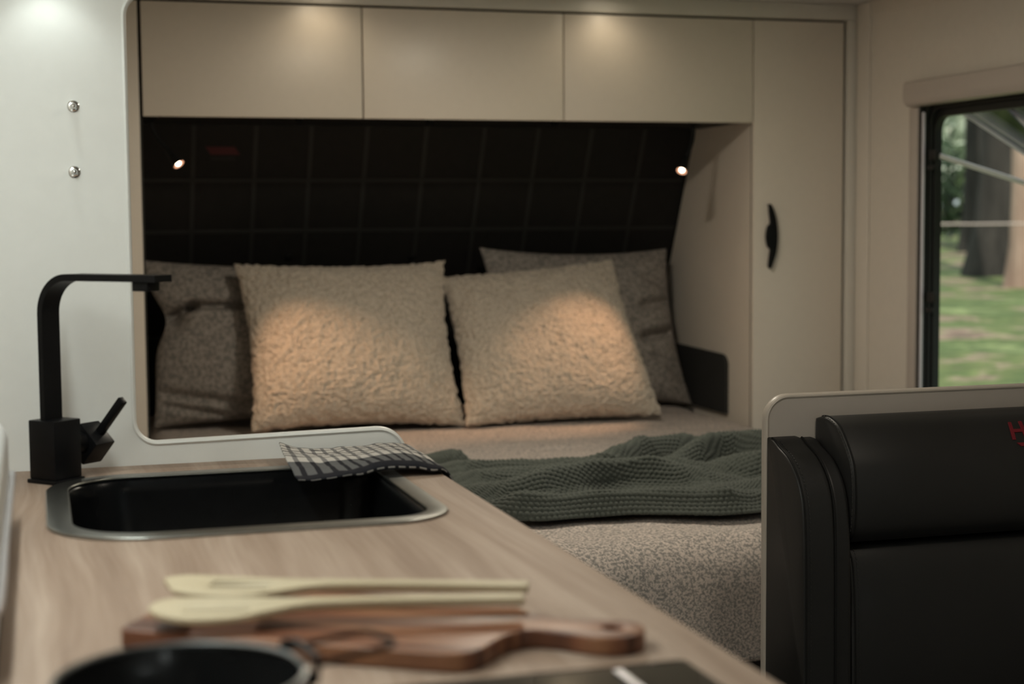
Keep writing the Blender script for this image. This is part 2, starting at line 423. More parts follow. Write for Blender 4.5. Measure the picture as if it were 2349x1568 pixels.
# small print high on the lining
lg = thing('wall_logo', 'small dark red printed logo on the black quilted lining near the left reading lamp', 'logo', (.585, yw(1.5), 1.5))
def skew(name, x0, x1, z0, z1, sk, mat, parent):
    bm = bmesh.new(); pts = []
    for d in (.0004, .0016):
        for x, z in ((x0, z0), (x1, z0), (x1+sk, z1), (x0+sk, z1)):
            p = Vector((x, yw(z), z)) + nrm*d; pts.append(bm.verts.new(p - Vector(lg.location)))
    for q in ((0, 1, 2, 3), (7, 6, 5, 4), (0, 1, 5, 4), (1, 2, 6, 5), (2, 3, 7, 6), (3, 0, 4, 7)): bm.faces.new([pts[i] for i in q])
    obj(name, bm, mat, parent, None)
skew('red_mark', .545, .640, 1.488, 1.513, -.018, m_decal, lg)
skew('dark_lettering', .548, .628, 1.470, 1.480, -.003, m_decal2, lg)
for x, z, d in ((.82, 1.145, 0), (1.255, 1.138, 0)):
    mt = Matrix((Vector((1, 0, 0)), dn, nrm)).transposed().to_4x4(); mt.translation = Vector((x, yw(z), z)) + nrm*.0005
    o = obj('press_stud', lathe(bmesh.new(), [(.0001, 0), (.013, 0), (.013, .004), (.009, .008), (.0001, .009)], n=24, mtx=mt), m_blkp)
    tag(o, 'small black press stud on the dark lining above the %s' % ('left cream cushion' if x < 1 else 'gap between the cream cushions'), 'stud', 'press studs on the lining')

# ------------------------------------------------------------------ partition behind the sink
r = .030
def arc(cx, cz, rr, a0, a1, n=10): return [(cx+rr*math.cos(math.radians(a0+(a1-a0)*k/n)), cz+rr*math.sin(math.radians(a0+(a1-a0)*k/n))) for k in range(n+1)]
edge = [(.552, .905)] + arc(.552-.045, .9375-.045, .045, 0, 90) + arc(.1295+r+.006, .9375+r, r+.006, 270, 180) + arc(.1295+.036, 1.613-.036, .036, 180, 90) + [(.285, 1.613), (.30, 1.629)]
outline = [(.30, CEIL), (XL, CEIL), (XL, 0), (.552, 0)] + edge
dv = struct(prism('wall_partition', [outline], .016, m_div, None, 0, 'XZ', 2.448))
pts = catmull([(x, 2.448, z) for x, z in edge], 1)
struct_trim = obj('edge_trim', tube(bmesh.new(), [(x, 2.448, z) for x, z in edge], .0048, 12, flat=((0, 1, 0), .0110)), m_div, dv)

# ------------------------------------------------------------------ kitchen
hob_y1, hob_x1 = 1.178, .500
so = rrect(-.002, 1.850, .490, 2.335, (.125, .085, .065, .115), 14)
ct = prism('worktop', [rrect(XL+.001, .1, .555, 2.4395, (0, .004, .004, 0), 3), rrect(.010, 1.862, .478, 2.323, (.113, .073, .053, .103), 14)], .032, m_oak, None, .0025, 'XY', .884)
tag(ct, 'pale oak laminate kitchen worktop holding the sink', 'worktop')
kb = thing('kitchen_base_cabinet', 'white kitchen base cabinet carrying the oak worktop', 'cabinet', (.2, 1.2, 0))
def part(name, lo, hi, mat, p, bev=0, seg=2):
    l = Vector(p.location); return box(name, Vector(lo)-l, Vector(hi)-l, mat, p, bev, seg)
part('front_panel', (.512, .12, .06), (.528, 2.438, .867), m_div, kb)
part('plinth', (.46, .12, 0), (.475, 2.438, .06), m_base, kb)
for y0, y1 in ((.13, .88), (.89, 1.64), (1.65, 2.40)):
    d = part('door', (.529, y0, .08), (.545, y1, .855), m_div, kb, .002)
    h = box('handle', Vector((.546, (y0+y1)/2-.06, .80))-Vector(kb.location), Vector((.565, (y0+y1)/2+.06, .812))-Vector(kb.location), m_blk, d, .003)
part('end_panel', (XL+.01, .12, 0), (.511, .136, .867), m_div, kb)

sk = thing('kitchen_sink', 'black inset kitchen sink with a gunmetal rim in the oak worktop', 'sink', (.245, 2.09, .9))
rim = prism('rim', [so, rrect(.028, 1.880, .464, 2.307, (.097, .057, .045, .087), 14)], .004, m_rim, None, .0015, 'XY', .9022)
rim.data.transform(Matrix.Translation(-Vector(sk.location))); rim.parent = sk
bm = bmesh.new(); rings = []
for ins, z in ((-.012, .9025), (-.004, .9010), (0, .896), (.003, .88), (.010, .76), (.03, .735), (.12, .728)):
    q = rrect(.028+ins, 1.880+ins, .464-ins, 2.307-ins, tuple(max(.012, a-ins*.5) for a in (.098, .058, .046, .088)), 14)
    rings.append([bm.verts.new(Vector((x, y, z))-Vector(sk.location)) for x, y in q])
for A, B in zip(rings[1:], rings[2:]):
    for k in range(len(A)): bm.faces.new((A[k], A[(k+1) % len(A)], B[(k+1) % len(A)], B[k]))
bm.faces.new(rings[-1]); [bm.verts.remove(v) for v in rings[0]]
bas = obj('basin', bm, m_basin, sk, 50); sol = bas.modifiers.new('thickness', 'SOLIDIFY'); sol.thickness = .0012
bm = lathe(bmesh.new(), [(.0001, -.1708), (.03, -.1708), (.042, -.1695), (.045, -.1712)], n=32); obj('drain', bm, m_rim, sk)

# tap, turned 45 degrees towards the basin
tp = thing('kitchen_tap', 'square matte black mixer tap standing behind the sink', 'tap', (.013, 2.324, .9), (0, 0, math.radians(-47)))
box('base_plate', (-.0285, -.0285, 0), (.0285, .0285, .006), m_blk, tp, .0015)
box('body', (-.0255, -.0255, .006), (.0255, .0255, .090), m_blk, tp, .0015)
# strap spout: vertical, bend, horizontal; local x is the direction of the outlet
pth = [(-.006, .090), (-.006, .22)] + [(-.006+.052-.052*math.cos(a), .2415+.052*math.sin(a)) for a in [PI/2*k/12 for k in range(13)]] + [(.12, .2935), (.214, .2935)]
bm = bmesh.new(); th, hw = .0048, .0165
nv = []
for i, (x, z) in enumerate(pth):
    a = pth[max(i-1, 0)]; b = pth[min(i+1, len(pth)-1)]; tx, tz = b[0]-a[0], b[1]-a[1]; L = math.hypot(tx, tz); nx, nz = -tz/L, tx/L
    nv.append([bm.verts.new((x+nx*s*th, y, z+nz*s*th)) for s, y in ((1, -hw), (1, hw), (-1, hw), (-1, -hw))])
for A, B in zip(nv, nv[1:]):
    for k in range(4): bm.faces.new((A[k], A[(k+1) % 4], B[(k+1) % 4], B[k]))
bm.faces.new(nv[0][::-1]); bm.faces.new(nv[-1])
bmesh.ops.recalc_face_normals(bm, faces=bm.faces)
obj('spout', bm, m_blk, tp, 25)
box('outlet', (.168, -.0125, .276), (.196, .0125, .2892), m_blk, tp, .0015)
bm = lathe(bmesh.new(), [(.0001, 0), (.0155, 0), (.0155, .026), (.0001, .026)], n=32, mtx=Matrix.Translation((0, .0255, .050)) @ Matrix.Rotation(-PI/2, 4, 'X'))
obj('handle_stem', bm, m_blk, tp)
mh = Matrix.Translation((0, .069, .0475)) @ Matrix.Rotation(math.radians(43), 4, 'Y')
hb = box('handle_hub', (-.022, -.019, -.022), (.022, .019, .022), m_blk, tp, .002, 2, mh)
bm = bx(bmesh.new(), (-.006, .000, .018), (.006, .010, .090), .0012, 2, mh)
obj('lever', bm, m_blk, hb)

# chrome pegs on the partition wall
for k, (x, z, lab) in enumerate(((.054, 1.442, 'upper small chrome peg on the white partition wall above the tap'), (.053, 1.345, 'lower small chrome peg on the white partition wall above the tap'))):
    if k == 0:
        pg = thing('wall_peg', lab, 'wall peg', (x, 2.4398, z), group='chrome pegs on the partition wall'); mt = Matrix.Rotation(PI/2, 4, 'X')
        p1 = obj('base_ring', lathe(bmesh.new(), [(.0001, 0), (.0086, 0), (.0086, .0022), (.0066, .0034), (.0001, .0034)], n=32, mtx=mt), m_chrome, pg)
        p2 = obj('stem', lathe(bmesh.new(), [(.0001, .0034), (.0048, .0034), (.0046, .010), (.0030, .0145), (.0001, .016)], n=32, mtx=mt), m_chrome, pg)
    else:
        q = pg.copy(); C.objects.link(q); q.location = (x, 2.4398, z); q['label'] = lab
        for ch in (p1, p2):
            c2 = ch.copy(); C.objects.link(c2); c2.parent = q

# overhead kitchen cupboard above the worktop (out of the picture, carries the led lamps)
oc = thing('kitchen_wall_cupboard', 'white kitchen wall cupboard above the worktop', 'cupboard', (-.03, 1.4, 1.67))
part('body', (XL+.001, .3, 1.67), (.10, 2.437, CEIL-.002), m_lam, oc)
d = part('door', (.101, .302, 1.672), (.118, 2.435, CEIL-.004), m_lam, oc, .002)
bm = lathe(bmesh.new(), [(.0001, 0), (.03, 0), (.03, -.008), (.0001, -.008)], n=32); o = obj('led_puck', bm, m_ledc, oc); o.location = Vector((.02, 2.375, 1.6695))-Vector(oc.location)

# hob, pan, board and spatulas in the foreground
hb = thing('cooktop', 'black glass cooktop at the near corner of the worktop', 'cooktop', (.2, .9, .9))
gl = prism('glass_plate', [rrect(-.11, .70, hob_x1, hob_y1, .008)], .007, m_glassblk, None, .0015, 'XY', .9037)
gl.data.transform(Matrix.Translation(-Vector(hb.location))); gl.parent = hb
o = box('trim_strip', Vector((.4315, .702, .9074))-Vector(hb.location), Vector((.4385, 1.162, .9086))-Vector(hb.location), m_alu, hb)
for x, y in ((.08, 1.04), (.33, 1.0), (.08, .80), (.33, .80)):
    bm = bmesh.new()
    tube(bm, [(x-.2+.072*math.cos(a), y-.9+.072*math.sin(a), .0076) for a in [2*PI*k/40 for k in range(40)]], .0008, 6, True)
    obj('heat_zone_ring', bm, m_seam, hb)

pn = thing('saucepan', 'dark enamel saucepan with a folding wire handle on the cooktop', 'saucepan', (.082, 1.052, .9078))
R, H = .0835, .058
o = obj('pot', lathe(bmesh.new(), [(.0001, 0), (R-.012, 0), (R-.004, .004), (R, .012), (R, H), (R-.0022, H), (R-.0024, .014), (R-.010, .005), (.0001, .0045)], n=96), m_pan, pn)
bm = tube(bmesh.new(), [((R-.0008)*math.cos(a), (R-.0008)*math.sin(a), H) for a in [2*PI*k/96 for k in range(96)]], .0024, 10, True)
obj('rolled_rim', bm, m_panrim, pn)
ang = math.radians(18); dx, dy = math.cos(ang), math.sin(ang)
mt = Matrix.Rotation(ang, 4, 'Z')
bm = bmesh.new()
tube(bm, [mt @ Vector(p) for p in ((R+.003, -.026, H-.014), (R+.006, -.026, H+.004), (R+.003, 0, H+.010), (R+.006, .026, H+.004), (R+.003, .026, H-.014))], .0030, 10)
bx(bm, (R-.0005, -.022, H-.024), (R+.004, .022, H-.006), .001, 1, mt)
obj('handle_bracket', bm, m_blk, pn)
lp = [(R+.006, -.024, H-.001), (R+.04, -.024, H+.001), (R+.066, -.022, H+.002), (R+.073, -.012, H+.002), (R+.074, 0, H+.002), (R+.073, .012, H+.002), (R+.066, .022, H+.002), (R+.04, .024, H+.001), (R+.006, .024, H-.001)]
obj('wire_handle', tube(bmesh.new(), [mt @ Vector(p) for p in catmull(lp, 5)], .0022, 10), m_blk, pn)

hn_ = [(.268, 1.2475), (.296, 1.2285), (.312, 1.2195), (.325, 1.2185), (.338, 1.225), (.352, 1.240), (.370, 1.260), (.388, 1.2695), (.405, 1.266), (.426, 1.246), (.445, 1.228), (.466, 1.223), (.484, 1.232), (.493, 1.250), (.490, 1.268), (.474, 1.281), (.450, 1.290), (.431, 1.301), (.419, 1.317), (.412, 1.334), (.409, 1.352), (.404, 1.369), (.392, 1.384), (.376, 1.396)]
bo = [(.0620, 1.3805)] + [(p[0], p[1]) for p in catmull([(x, y, 0) for x, y in hn_], 4)] + [(.30, 1.4435), (.158, 1.5325), (.152, 1.5350), (.146, 1.5345), (.1415, 1.5310), (.0615, 1.3960), (.0585, 1.3915), (.0582, 1.3865), (.0595, 1.3825)]
hole = [(.4655+.0095*math.cos(2*PI*k/24), 1.2555+.0095*math.sin(2*PI*k/24)) for k in range(24)]
cb = prism('cutting_board', [bo, hole], .0165, m_board, None, .0022, 'XY', 0)
ctr = Vector((.28, 1.33, .9088)); a0 = math.radians(-30)
cb.data.transform(Matrix.Rotation(-a0, 4, 'Z') @ Matrix.Translation((-ctr.x, -ctr.y, 0))); cb.location = ctr; cb.rotation_euler = (0, 0, a0)
tag(cb, 'reddish brown wooden paddle cutting board with a handle hole lying under the spatulas', 'cutting board')

def spatula(name, tip, end, hw, z0, lab, curve, tilt, blunt=False):
    tip, end = Vector((*tip, 0)), Vector((*end, 0)); d = end-tip; L = d.length; a = math.atan2(d.y, d.x)
    prof = [(0, .006), (.008, hw*.62), (.028, hw*.95), (.05, hw), (.075, hw*.93), (.10, hw*.66), (.125, hw*.36), (.15, .0085), (.20, .0075), (L-.05, .0085), (L-.006, .0095), (L, .0080)]
    if blunt: prof[:3] = [(0, hw*.60), (.004, hw*.80), (.02, hw*.97)]
    upper = catmull([(x, y, 0) for x, y in prof], 6); out = [(p[0] - (.018*max(0, 1-p[0]/.03) if blunt else 0), p[1]) for p in upper] + [(p[0], -p[1]) for p in upper[::-1]]
    sl = []
    for y in (-.44*hw, 0, .44*hw):
        sl.append(rrect(.030, y-.0052, .088, y+.0052, .004, 4))
    cu = prism(name, [out] + sl, .0056, m_bam, None, .0016, 'XY', 0)
    me = cu.data
    for v in me.vertices:
        x = v.co.x
        v.co.z += curve*(math.sin(min(max(x/L, 0), 1)*PI)) + .004*math.exp(-(x/.03)**2)
        v.co.z += (0.0035 if x > .14 else 0.0035*max(0, (x-.08)/.06))*(1 if v.co.z > 0 else .4)
    cu.location = (tip.x, tip.y, z0); cu.rotation_euler = (tilt, 0, a)
    tag(cu, lab, 'spatula', 'slotted bamboo spatulas'); return cu
spatula('spatula', (.113, 1.466), (.423, 1.362), .036, .9292, 'slotted bamboo spatula lying farther back on the cutting board', .002, 0, True)
spatula('spatula', (.082, 1.379), (.404, 1.316), .039, .9300, 'slotted bamboo spatula nearest the saucepan on the cutting board', .002, 0)

# white appliance by the left wall, its edge just in view
ta = thing('countertop_appliance', 'white rounded countertop appliance with a pale side rail by the left wall', 'appliance', (-.11, 1.6, .9))
pr = rrect(-.172, .912, -.044, 1.036, (.012, .012, .03, .03), 8)
o = prism('housing', [[(x+.11, z-.9) for x, z in pr]], .72, m_appl, ta, .006, 'XZ', .04)
o = box('base', (-.055, -.31, 0), (.066, .385, .012), m_blkp, ta, .003)
obj('side_rail', tube(bmesh.new(), catmull([(.056, .37, .058), (.066, .40, .060), (.069, .42, .061), (.069, .30, .061), (.069, 0, .061), (.069, -.28, .061), (.06, -.30, .061)][2:], 8), .0045, 12), m_alu, ta)

# tea towel folded along the back of the worktop and over its front edge
back = [(.347, 2.418, .927), (.366, 2.418, .919), (.387, 2.418, .915), (.406, 2.418, .913), (.424, 2.418, .913), (.442, 2.418, .914), (.462, 2.418, .914), (.48, 2.418, .915), (.497, 2.418, .917), (.515, 2.418, .918), (.533, 2.418, .917), (.552, 2.416, .914), (.566, 2.40, .900), (.571, 2.385, .875), (.572, 2.37, .845)]
mid = [(.338, 2.29, .921), (.362, 2.29, .918), (.385, 2.29, .916), (.406, 2.29, .916), (.424, 2.29, .917), (.442, 2.29, .918), (.462, 2.29, .920), (.48, 2.29, .922), (.497, 2.29, .923), (.515, 2.29, .922), (.533, 2.29, .918), (.552, 2.29, .912), (.566, 2.285, .900), (.572, 2.28, .875), (.573, 2.275, .845)]
frnt = [(.336, 2.185, .9085), (.361, 2.188, .9095), (.386, 2.19, .9105), (.411, 2.192, .912), (.430, 2.195, .914), (.447, 2.20, .9185), (.465, 2.20, .9215), (.482, 2.20, .9225), (.499, 2.20, .9215), (.516, 2.20, .9195), (.534, 2.20, .9150), (.552, 2.205, .9095), (.566, 2.21, .897), (.572, 2.21, .875), (.573, 2.21, .845)]
under = [(x+.003, y-.005, max(z-.0098, .9055) if x < .556 else z-.0075) for x, y, z in frnt]
under2 = [(x+.004, y+.05, max(z-.010, .9068) if x < .555 else z-.006) for x, y, z in frnt]
rows = [catmull(rw, 8) for rw in (back, mid, frnt, under, under2)]
rows = np.array(rows)                      # (5, nu, 3)
nu = rows.shape[1]; cols = [np.array(catmull([tuple(p) for p in rows[:3, i]], 20)) for i in range(nu)]
top = np.stack(cols, 1)                    # (41, nu, 3)
fold = np.array([[rows[2, i]*(1-s)+rows[3, i]*s + np.array((0, -.006*math.sin(PI*s), 0)) for i in range(nu)] for s in [k/8 for k in range(1, 9)]])
und = np.array([[rows[3, i]*(1-s)+rows[4, i]*s for i in range(nu)] for s in [k/8 for k in range(1, 9)]])
P = np.concatenate([top, fold, und], 0)
P[..., 2] += .0012*vnoise(P*70, 3) + .002*vnoise(P*22, 5)
vv = np.concatenate([np.linspace(0, 1, 41), 1+np.arange(1, 9)/8*.25, 1.25+np.arange(1, 9)/8*.8])
UV = np.stack(np.broadcast_arrays(np.linspace(0, 1, nu)[None, :]*15.4+.55, vv[:, None]), -1)
tw = grid_mesh('tea_towel', P[::-1], m_towel, None, UV[::-1])
s = tw.modifiers.new('cloth', 'SOLIDIFY'); s.thickness = .0022; s.offset = 0
tag(tw, 'black and white checked tea towel folded over the worktop edge behind the sink', 'tea towel')

# ------------------------------------------------------------------ bed nook joinery
def cupboard(x0, x1, lab):
    c = thing('overhead_cabinet', lab, 'cabinet', ((x0+x1)/2, 4.9, 1.58), group='overhead cabinets above the bed')
    part('body', (x0+.001, 4.722, 1.580), (x1-.001, 5.14, 1.905), m_pad, c)
    part('door', (x0+.0022, 4.700, 1.576), (x1-.0022, 4.718, 1.9065), m_lam, c, .0012)
    part('joint_seal', (x0+.0005, 4.7185, 1.577), (x1-.0005, 4.7215, 1.9075), m_gap, c)
    return c
for x0, x1, lab in ((.297, .9475, 'cream overhead cabinet at the left above the left reading lamp'), (.9475, 1.586, 'cream overhead cabinet in the middle of the three above the bed'), (1.586, 2.2352, 'cream overhead cabinet beside the tall wardrobe')):
    cupboard(x0, x1, lab)
for x, lab in ((.764, 'small black latch button under the left overhead cabinet'), (1.172, 'small black latch button under the middle overhead cabinet'), (1.582, 'small black latch button under the joint by the right overhead cabinet')):
    bm = lathe(bmesh.new(), [(.0001, 0), (.013, 0), (.013, -.010), (.009, -.017), (.0001, -.018)], n=24)
    o = obj('latch_button', bm, m_blkp); o.location = (x, 4.78, 1.5797); tag(o, lab, 'latch', 'latch buttons under the cabinets')

def wardrobe(x0, x1, lab, right):
    c = thing('wardrobe', lab, 'wardrobe', ((x0+x1)/2, 5.1, 0))
    l = Vector(c.location)
    # carcass follows the slanted rear wall
    bm = bmesh.new(); pr = [(4.722, .02), (yw(.2)-.01, .2), (yw(1.905)-.012, 1.905), (4.722, 1.905)]
    vs = [[bm.verts.new(Vector((x, y, z))-l) for y, z in pr] for x in (x0, x1)]
    bm.faces.new(vs[0]); bm.faces.new(vs[1][::-1])
    for k in range(4): bm.faces.new((vs[0][k], vs[0][(k+1) % 4], vs[1][(k+1) % 4], vs[1][k]))
    obj('carcass', bm, m_lam, c, None)
    d = part('door', (x0+.0005, 4.700, .06), (x1-.004, 4.7175, 1.9065), m_lam, c, .0012)
    part('joint_seal', (x0+.0005, 4.7180, .05), (x1+.003, 4.7215, 1.9125), m_gap, c)
    return c, d
wr, wd = wardrobe(2.2365, 2.565, 'tall cream wardrobe with a black handle right of the bed', True)
# arched black handle: a flat bow with a round boss on its left
bow = catmull([(2.284, 1.312, 0), (2.2945, 1.311, 0), (2.3045, 1.29, 0), (2.3145, 1.255, 0), (2.3185, 1.207, 0), (2.3145, 1.16, 0), (2.3045, 1.125, 0), (2.2945, 1.102, 0), (2.286, 1.1075, 0), (2.287, 1.125, 0), (2.290, 1.15, 0), (2.2915, 1.165, 0)] + [(2.291-.0145*math.sin(a), 1.207-.040*math.cos(a), 0) for a in (.35, .8, PI/2, 2.34, 2.8)] + [(2.2915, 1.250, 0), (2.2905, 1.265, 0), (2.287, 1.29, 0), (2.287, 1.308, 0)], 4)[:-1]
hd = prism('handle', [[(p[0]-wr.location.x, p[1]) for p in bow][::-1]], .016, m_blk, wd, .004, 'XZ', 4.690-wr.location.y-.0005)
wl, _ = wardrobe(XL+.004, .2930, 'tall cream cabinet front left of the bed behind the partition wall', False)
# bedside pocket on the wardrobe side
wp = prism('wall_pocket', [[(4.886, .602), (5.34, .602), (5.34, .812)] + [(4.93+.0-.044*math.sin(a), .768+.036*math.cos(a)) for a in [PI/2*k/8 for k in range(9)]]], .012, m_pocket, None, .002, 'YZ', 2.2295)
tag(wp, 'charcoal bedside pocket panel on the wardrobe side by the right pillow', 'wall pocket')

# ceiling fixtures: bodies for the added fill lamps, then the downlights
for x, y, p in FILL_LAMPS:
    c = thing('ceiling_fill_lamp', 'round flush ceiling fill lamp added out of view to brighten the room', 'ceiling lamp', (x, y, CEIL), group='round ceiling fill lamps added out of view')
    bm = bmesh.new(); tube(bm, [(.085*math.cos(a), .085*math.sin(a), -.0085) for a in [2*PI*k/48 for k in range(48)]], .008, 10, True)
    obj('housing_ring', bm, m_trim, c)
    obj('diffuser', lathe(bmesh.new(), [(.0001, -.001), (.079, -.001), (.079, -.010), (.0001, -.012)], n=48), m_led, c)
for k, (x, y) in enumerate(DOWN):
    c = thing('downlight', 'small round ceiling downlight in front of the %s overhead cabinet' % ('left' if k == 0 else 'right'), 'downlight', (x, y, CEIL), group='downlights at the bed cabinets')
    bm = bmesh.new(); tube(bm, [(.031*math.cos(a), .031*math.sin(a), -.003) for a in [2*PI*k/40 for k in range(40)]], .0028, 8, True)
    obj('bezel', bm, m_chrome, c)
    obj('lens', lathe(bmesh.new(), [(.0001, -.001), (.028, -.001), (.028, -.003), (.0001, -.004)], n=40), m_led, c)

# gooseneck reading lamps
def reading_lamp(neck, head0, head1, lab, tgt, power):
    base = Vector(neck[0]); c = thing('reading_lamp', lab, 'reading lamp', base, group='gooseneck reading lamps')
    bm = lathe(bmesh.new(), [(.0001, 0), (.022, 0), (.022, -.008), (.012, -.012), (.0001, -.012)], n=32); obj('mount', bm, m_blkp, c)
    obj('neck', tube(bmesh.new(), [Vector(p)-base for p in catmull([neck[0]] + list(neck[1:]) + [head0], 6)], .0075, 14), m_blkp, c)
    h0, h1 = Vector(head0)-base, Vector(head1)-base; ax = (h1-h0).normalized(); L = (h1-h0).length
    q = ax.to_track_quat('Z', 'Y').to_matrix().to_4x4(); q.translation = h0
    hd = obj('head', lathe(bmesh.new(), [(.0001, -.004), (.0085, -.003), (.011, .004), (.013, L*.5), (.0195, L), (.0170, L), (.012, L*.72), (.0001, L*.70)], n=40, mtx=q), m_blkp, c)
    obj('reflector', lathe(bmesh.new(), [(.0001, L*.72), (.0122, L*.735), (.0162, L-.001), (.0150, L-.001), (.011, L*.76), (.0001, L*.75)], n=40, mtx=q), m_reflector, hd)
    obj('bulb', lathe(bmesh.new(), [(.0001, L*.76), (.007, L*.78), (.0085, L*.9), (.006, L*.99), (.0001, L*1.0)], n=32, mtx=q), m_bulb, hd)
    o = light('reading_lamp_light', 'SPOT', base+h1+ax*.004, power, (1, .58, .33), spot_size=math.radians(47), spot_blend=.85, shadow_soft_size=.009)
    o.rotation_euler = (Vector(tgt)-Vector(o.location)).to_track_quat('-Z', 'Y').to_euler()
reading_lamp([(.323, 4.755, 1.5795), (.327, 4.752, 1.545), (.342, 4.745, 1.513)], (.372, 4.735, 1.477), (.399, 4.71, 1.4365), 'black gooseneck reading lamp hanging left above the grey pillow', (.96, 4.80, .60), 19.0)
reading_lamp([(2.050, 4.755, 1.5795), (2.045, 4.755, 1.53), (2.035, 4.75, 1.50)], (2.018, 4.745, 1.462), (1.992, 4.72, 1.4195), 'black gooseneck reading lamp hanging right by the wardrobe side', (1.62, 4.82, .72), 15.0)

# ------------------------------------------------------------------ bed
bd = thing('bed', 'low bed filling the nook under the quilt', 'bed', (1.25, 4.2, 0))
part('base', (.36, 3.06, 0), (2.15, 5.30, .36), m_base, bd, .004)
part('mattress', (.34, 3.01, .362), (2.17, 5.52, .570), m_matt, bd, .05, 4)

def soft_axis(n, lo, hi, r, drop_lo, drop_hi):
    """arc-length sampling of a profile: flat from lo..hi with rounded shoulder r and hanging drops; returns pos, dz"""
    L = [0]; 
    segs = []
    if drop_lo: segs += [('d', drop_lo), ('a', r*PI/2)]
    segs.append(('f', hi-lo-(r if drop_lo else 0)-(r if drop_hi else 0)))
    if drop_hi: segs += [('b', r*PI/2), ('e', drop_hi)]
    tot = sum(q[1] for q in segs); pos, dz = [], []
    for s in np.linspace(0, tot, n):
        acc = 0
        for k, (ty, ln) in enumerate(segs):
            if s <= acc+ln+1e-9 or k == len(segs)-1:
                u = s-acc
                if ty == 'd': pos.append(lo); dz.append(-(r+drop_lo-u))
                elif ty == 'a': a = u/r; pos.append(lo+r-r*math.cos(a)); dz.append(-(r-r*math.sin(a)))
                elif ty == 'f': pos.append(lo+(r if drop_lo else 0)+u); dz.append(0)
                elif ty == 'b': a = u/r; pos.append(hi-r+r*math.sin(a)); dz.append(-(r-r*math.cos(a)))
                else: pos.append(hi); dz.append(-(r+u))
                break
            acc += ln
    return np.array(pos), np.array(dz)
QZ = .598
yq, dyq = soft_axis(300, 2.955, 5.56, .10, .157, 0)
xq, dxq = soft_axis(230, .325, 2.205, .05, .02, .06)
X_, Y_ = np.meshgrid(xq, yq); Z_ = QZ + np.minimum(dyq[:, None]*1.0, 0) + dxq[None, :]*np.clip((dyq[:, None]+.1)/.1, 0, 1)
P = np.stack([X_, Y_, Z_], -1)
und = .007*vnoise(P*np.array((4, 7, 4)), 11) + .004*vnoise(P*np.array((9, 22, 9)), 12)
P[..., 2] += und*np.clip(1+dyq[:, None]*8, 0, 1); P[..., 1] -= (.010*vnoise(P*np.array((5, 1, 5)), 13)+.006)*np.clip(-dyq[:, None]*10, 0, 1)
ql = grid_mesh('quilt', P, m_quilt); s = ql.modifiers.new('padding', 'SOLIDIFY'); s.thickness = .014; s.offset = -1
tag(ql, 'beige and grey flecked quilt covering the bed and hanging at its foot', 'quilt')

# pillows ------------------------------------------------------------------
def pillow(name, bl, br, tr, tl, T, mat, lab, cat, n=150, conc=.05, ears=.0, rough=None, dents=(), seed=0, sag=0, group=None, pinch=None):
    bl, br, tr, tl = (np.array(p, float) for p in (bl, br, tr, tl))
    c = (bl+br+tr+tl)/4
    nr = np.cross(br-bl, tl-bl); nr /= np.linalg.norm(nr)           # faces the camera side (-Y)
    g = np.sin(np.linspace(-PI/2, PI/2, n)); a, b = np.meshgrid(g, g)
    ca = a*(1 - conc*(1-b*b)*a*a); cb_ = b*(1 - conc*(1-a*a)*b*b)
    u, v = (ca+1)/2, (cb_+1)/2
    if pinch: u = u + pinch[1]*np.exp(-((v-pinch[0])/pinch[2])**2)*np.clip(1-u/.5, 0, 1)
    base = (bl*((1-u)*(1-v))[..., None] + br*(u*(1-v))[..., None] + tr*(u*v)[..., None] + tl*((1-u)*v)[..., None])
    prof = np.power(np.clip((1-np.abs(a)**2.6)*(1-np.abs(b)**2.6), 0, 1), .52)
    prof = prof*(1 + sag*(-b)*.5)
    f = prof*T/2
    for (u0, v0, u1, v1, wd, dp) in dents:
        d0 = np.array((u1-u0, v1-v0)); l2 = d0@d0
        tt = np.clip(((u-u0)*d0[0]+(v-v0)*d0[1])/l2, 0, 1)
        dist = np.hypot(u-u0-tt*d0[0], v-v0-tt*d0[1])
        f = f - dp*np.exp(-(dist/wd)**2)*np.minimum(1, prof*2)
    fr = base + nr*f[..., None]; bk = base - nr*(prof*T/2*.9)[..., None]
    W_ = .010*vnoise(base*4+seed, seed) + .007*vnoise(base*11+seed, seed+7)
    fr = fr + nr*(W_*prof)[..., None]
    if rough:
        for q in (fr, bk):
            d = rough*(.45-np.abs(vnoise(q*70, seed+1))*1.1) + rough*.55*vnoise(q*135, seed+2) + rough*.25*vnoise(q*24, seed+3)
            q += (nr if q is fr else -nr)*d[..., None]
            q += np.stack([rough*.8*vnoise(q*70, seed+4), 0*d, rough*.8*vnoise(q*70, seed+5)], -1)
    nv = n*n
    allv = np.concatenate([fr.reshape(-1, 3), bk.reshape(-1, 3)], 0) - c
    idx = np.arange(nv).reshape(n, n)
    F1 = np.stack([idx[:-1, :-1], idx[:-1, 1:], idx[1:, 1:], idx[1:, :-1]], -1).reshape(-1, 4); F2 = F1[:, ::-1]+nv
    loop = np.concatenate([idx[0, :], idx[1:, -1], idx[-1, -2::-1], idx[-2:0:-1, 0]]); nx = np.roll(loop, -1)
    F3 = np.stack([nx, loop, loop+nv, nx+nv], -1)
    F = np.concatenate([F1, F2, F3], 0)
    me = bpy.data.meshes.new(name); me.vertices.add(len(allv)); me.vertices.foreach_set('co', allv.reshape(-1).astype(np.float32))
    me.loops.add(len(F)*4); me.loops.foreach_set('vertex_index', F.reshape(-1).astype(np.int32))
    me.polygons.add(len(F)); me.polygons.foreach_set('loop_start', (np.arange(len(F))*4).astype(np.int32)); me.update(calc_edges=True)
    o = link(name, me, mat, None, 180); o.location = c
    return tag(o, lab, cat, group)
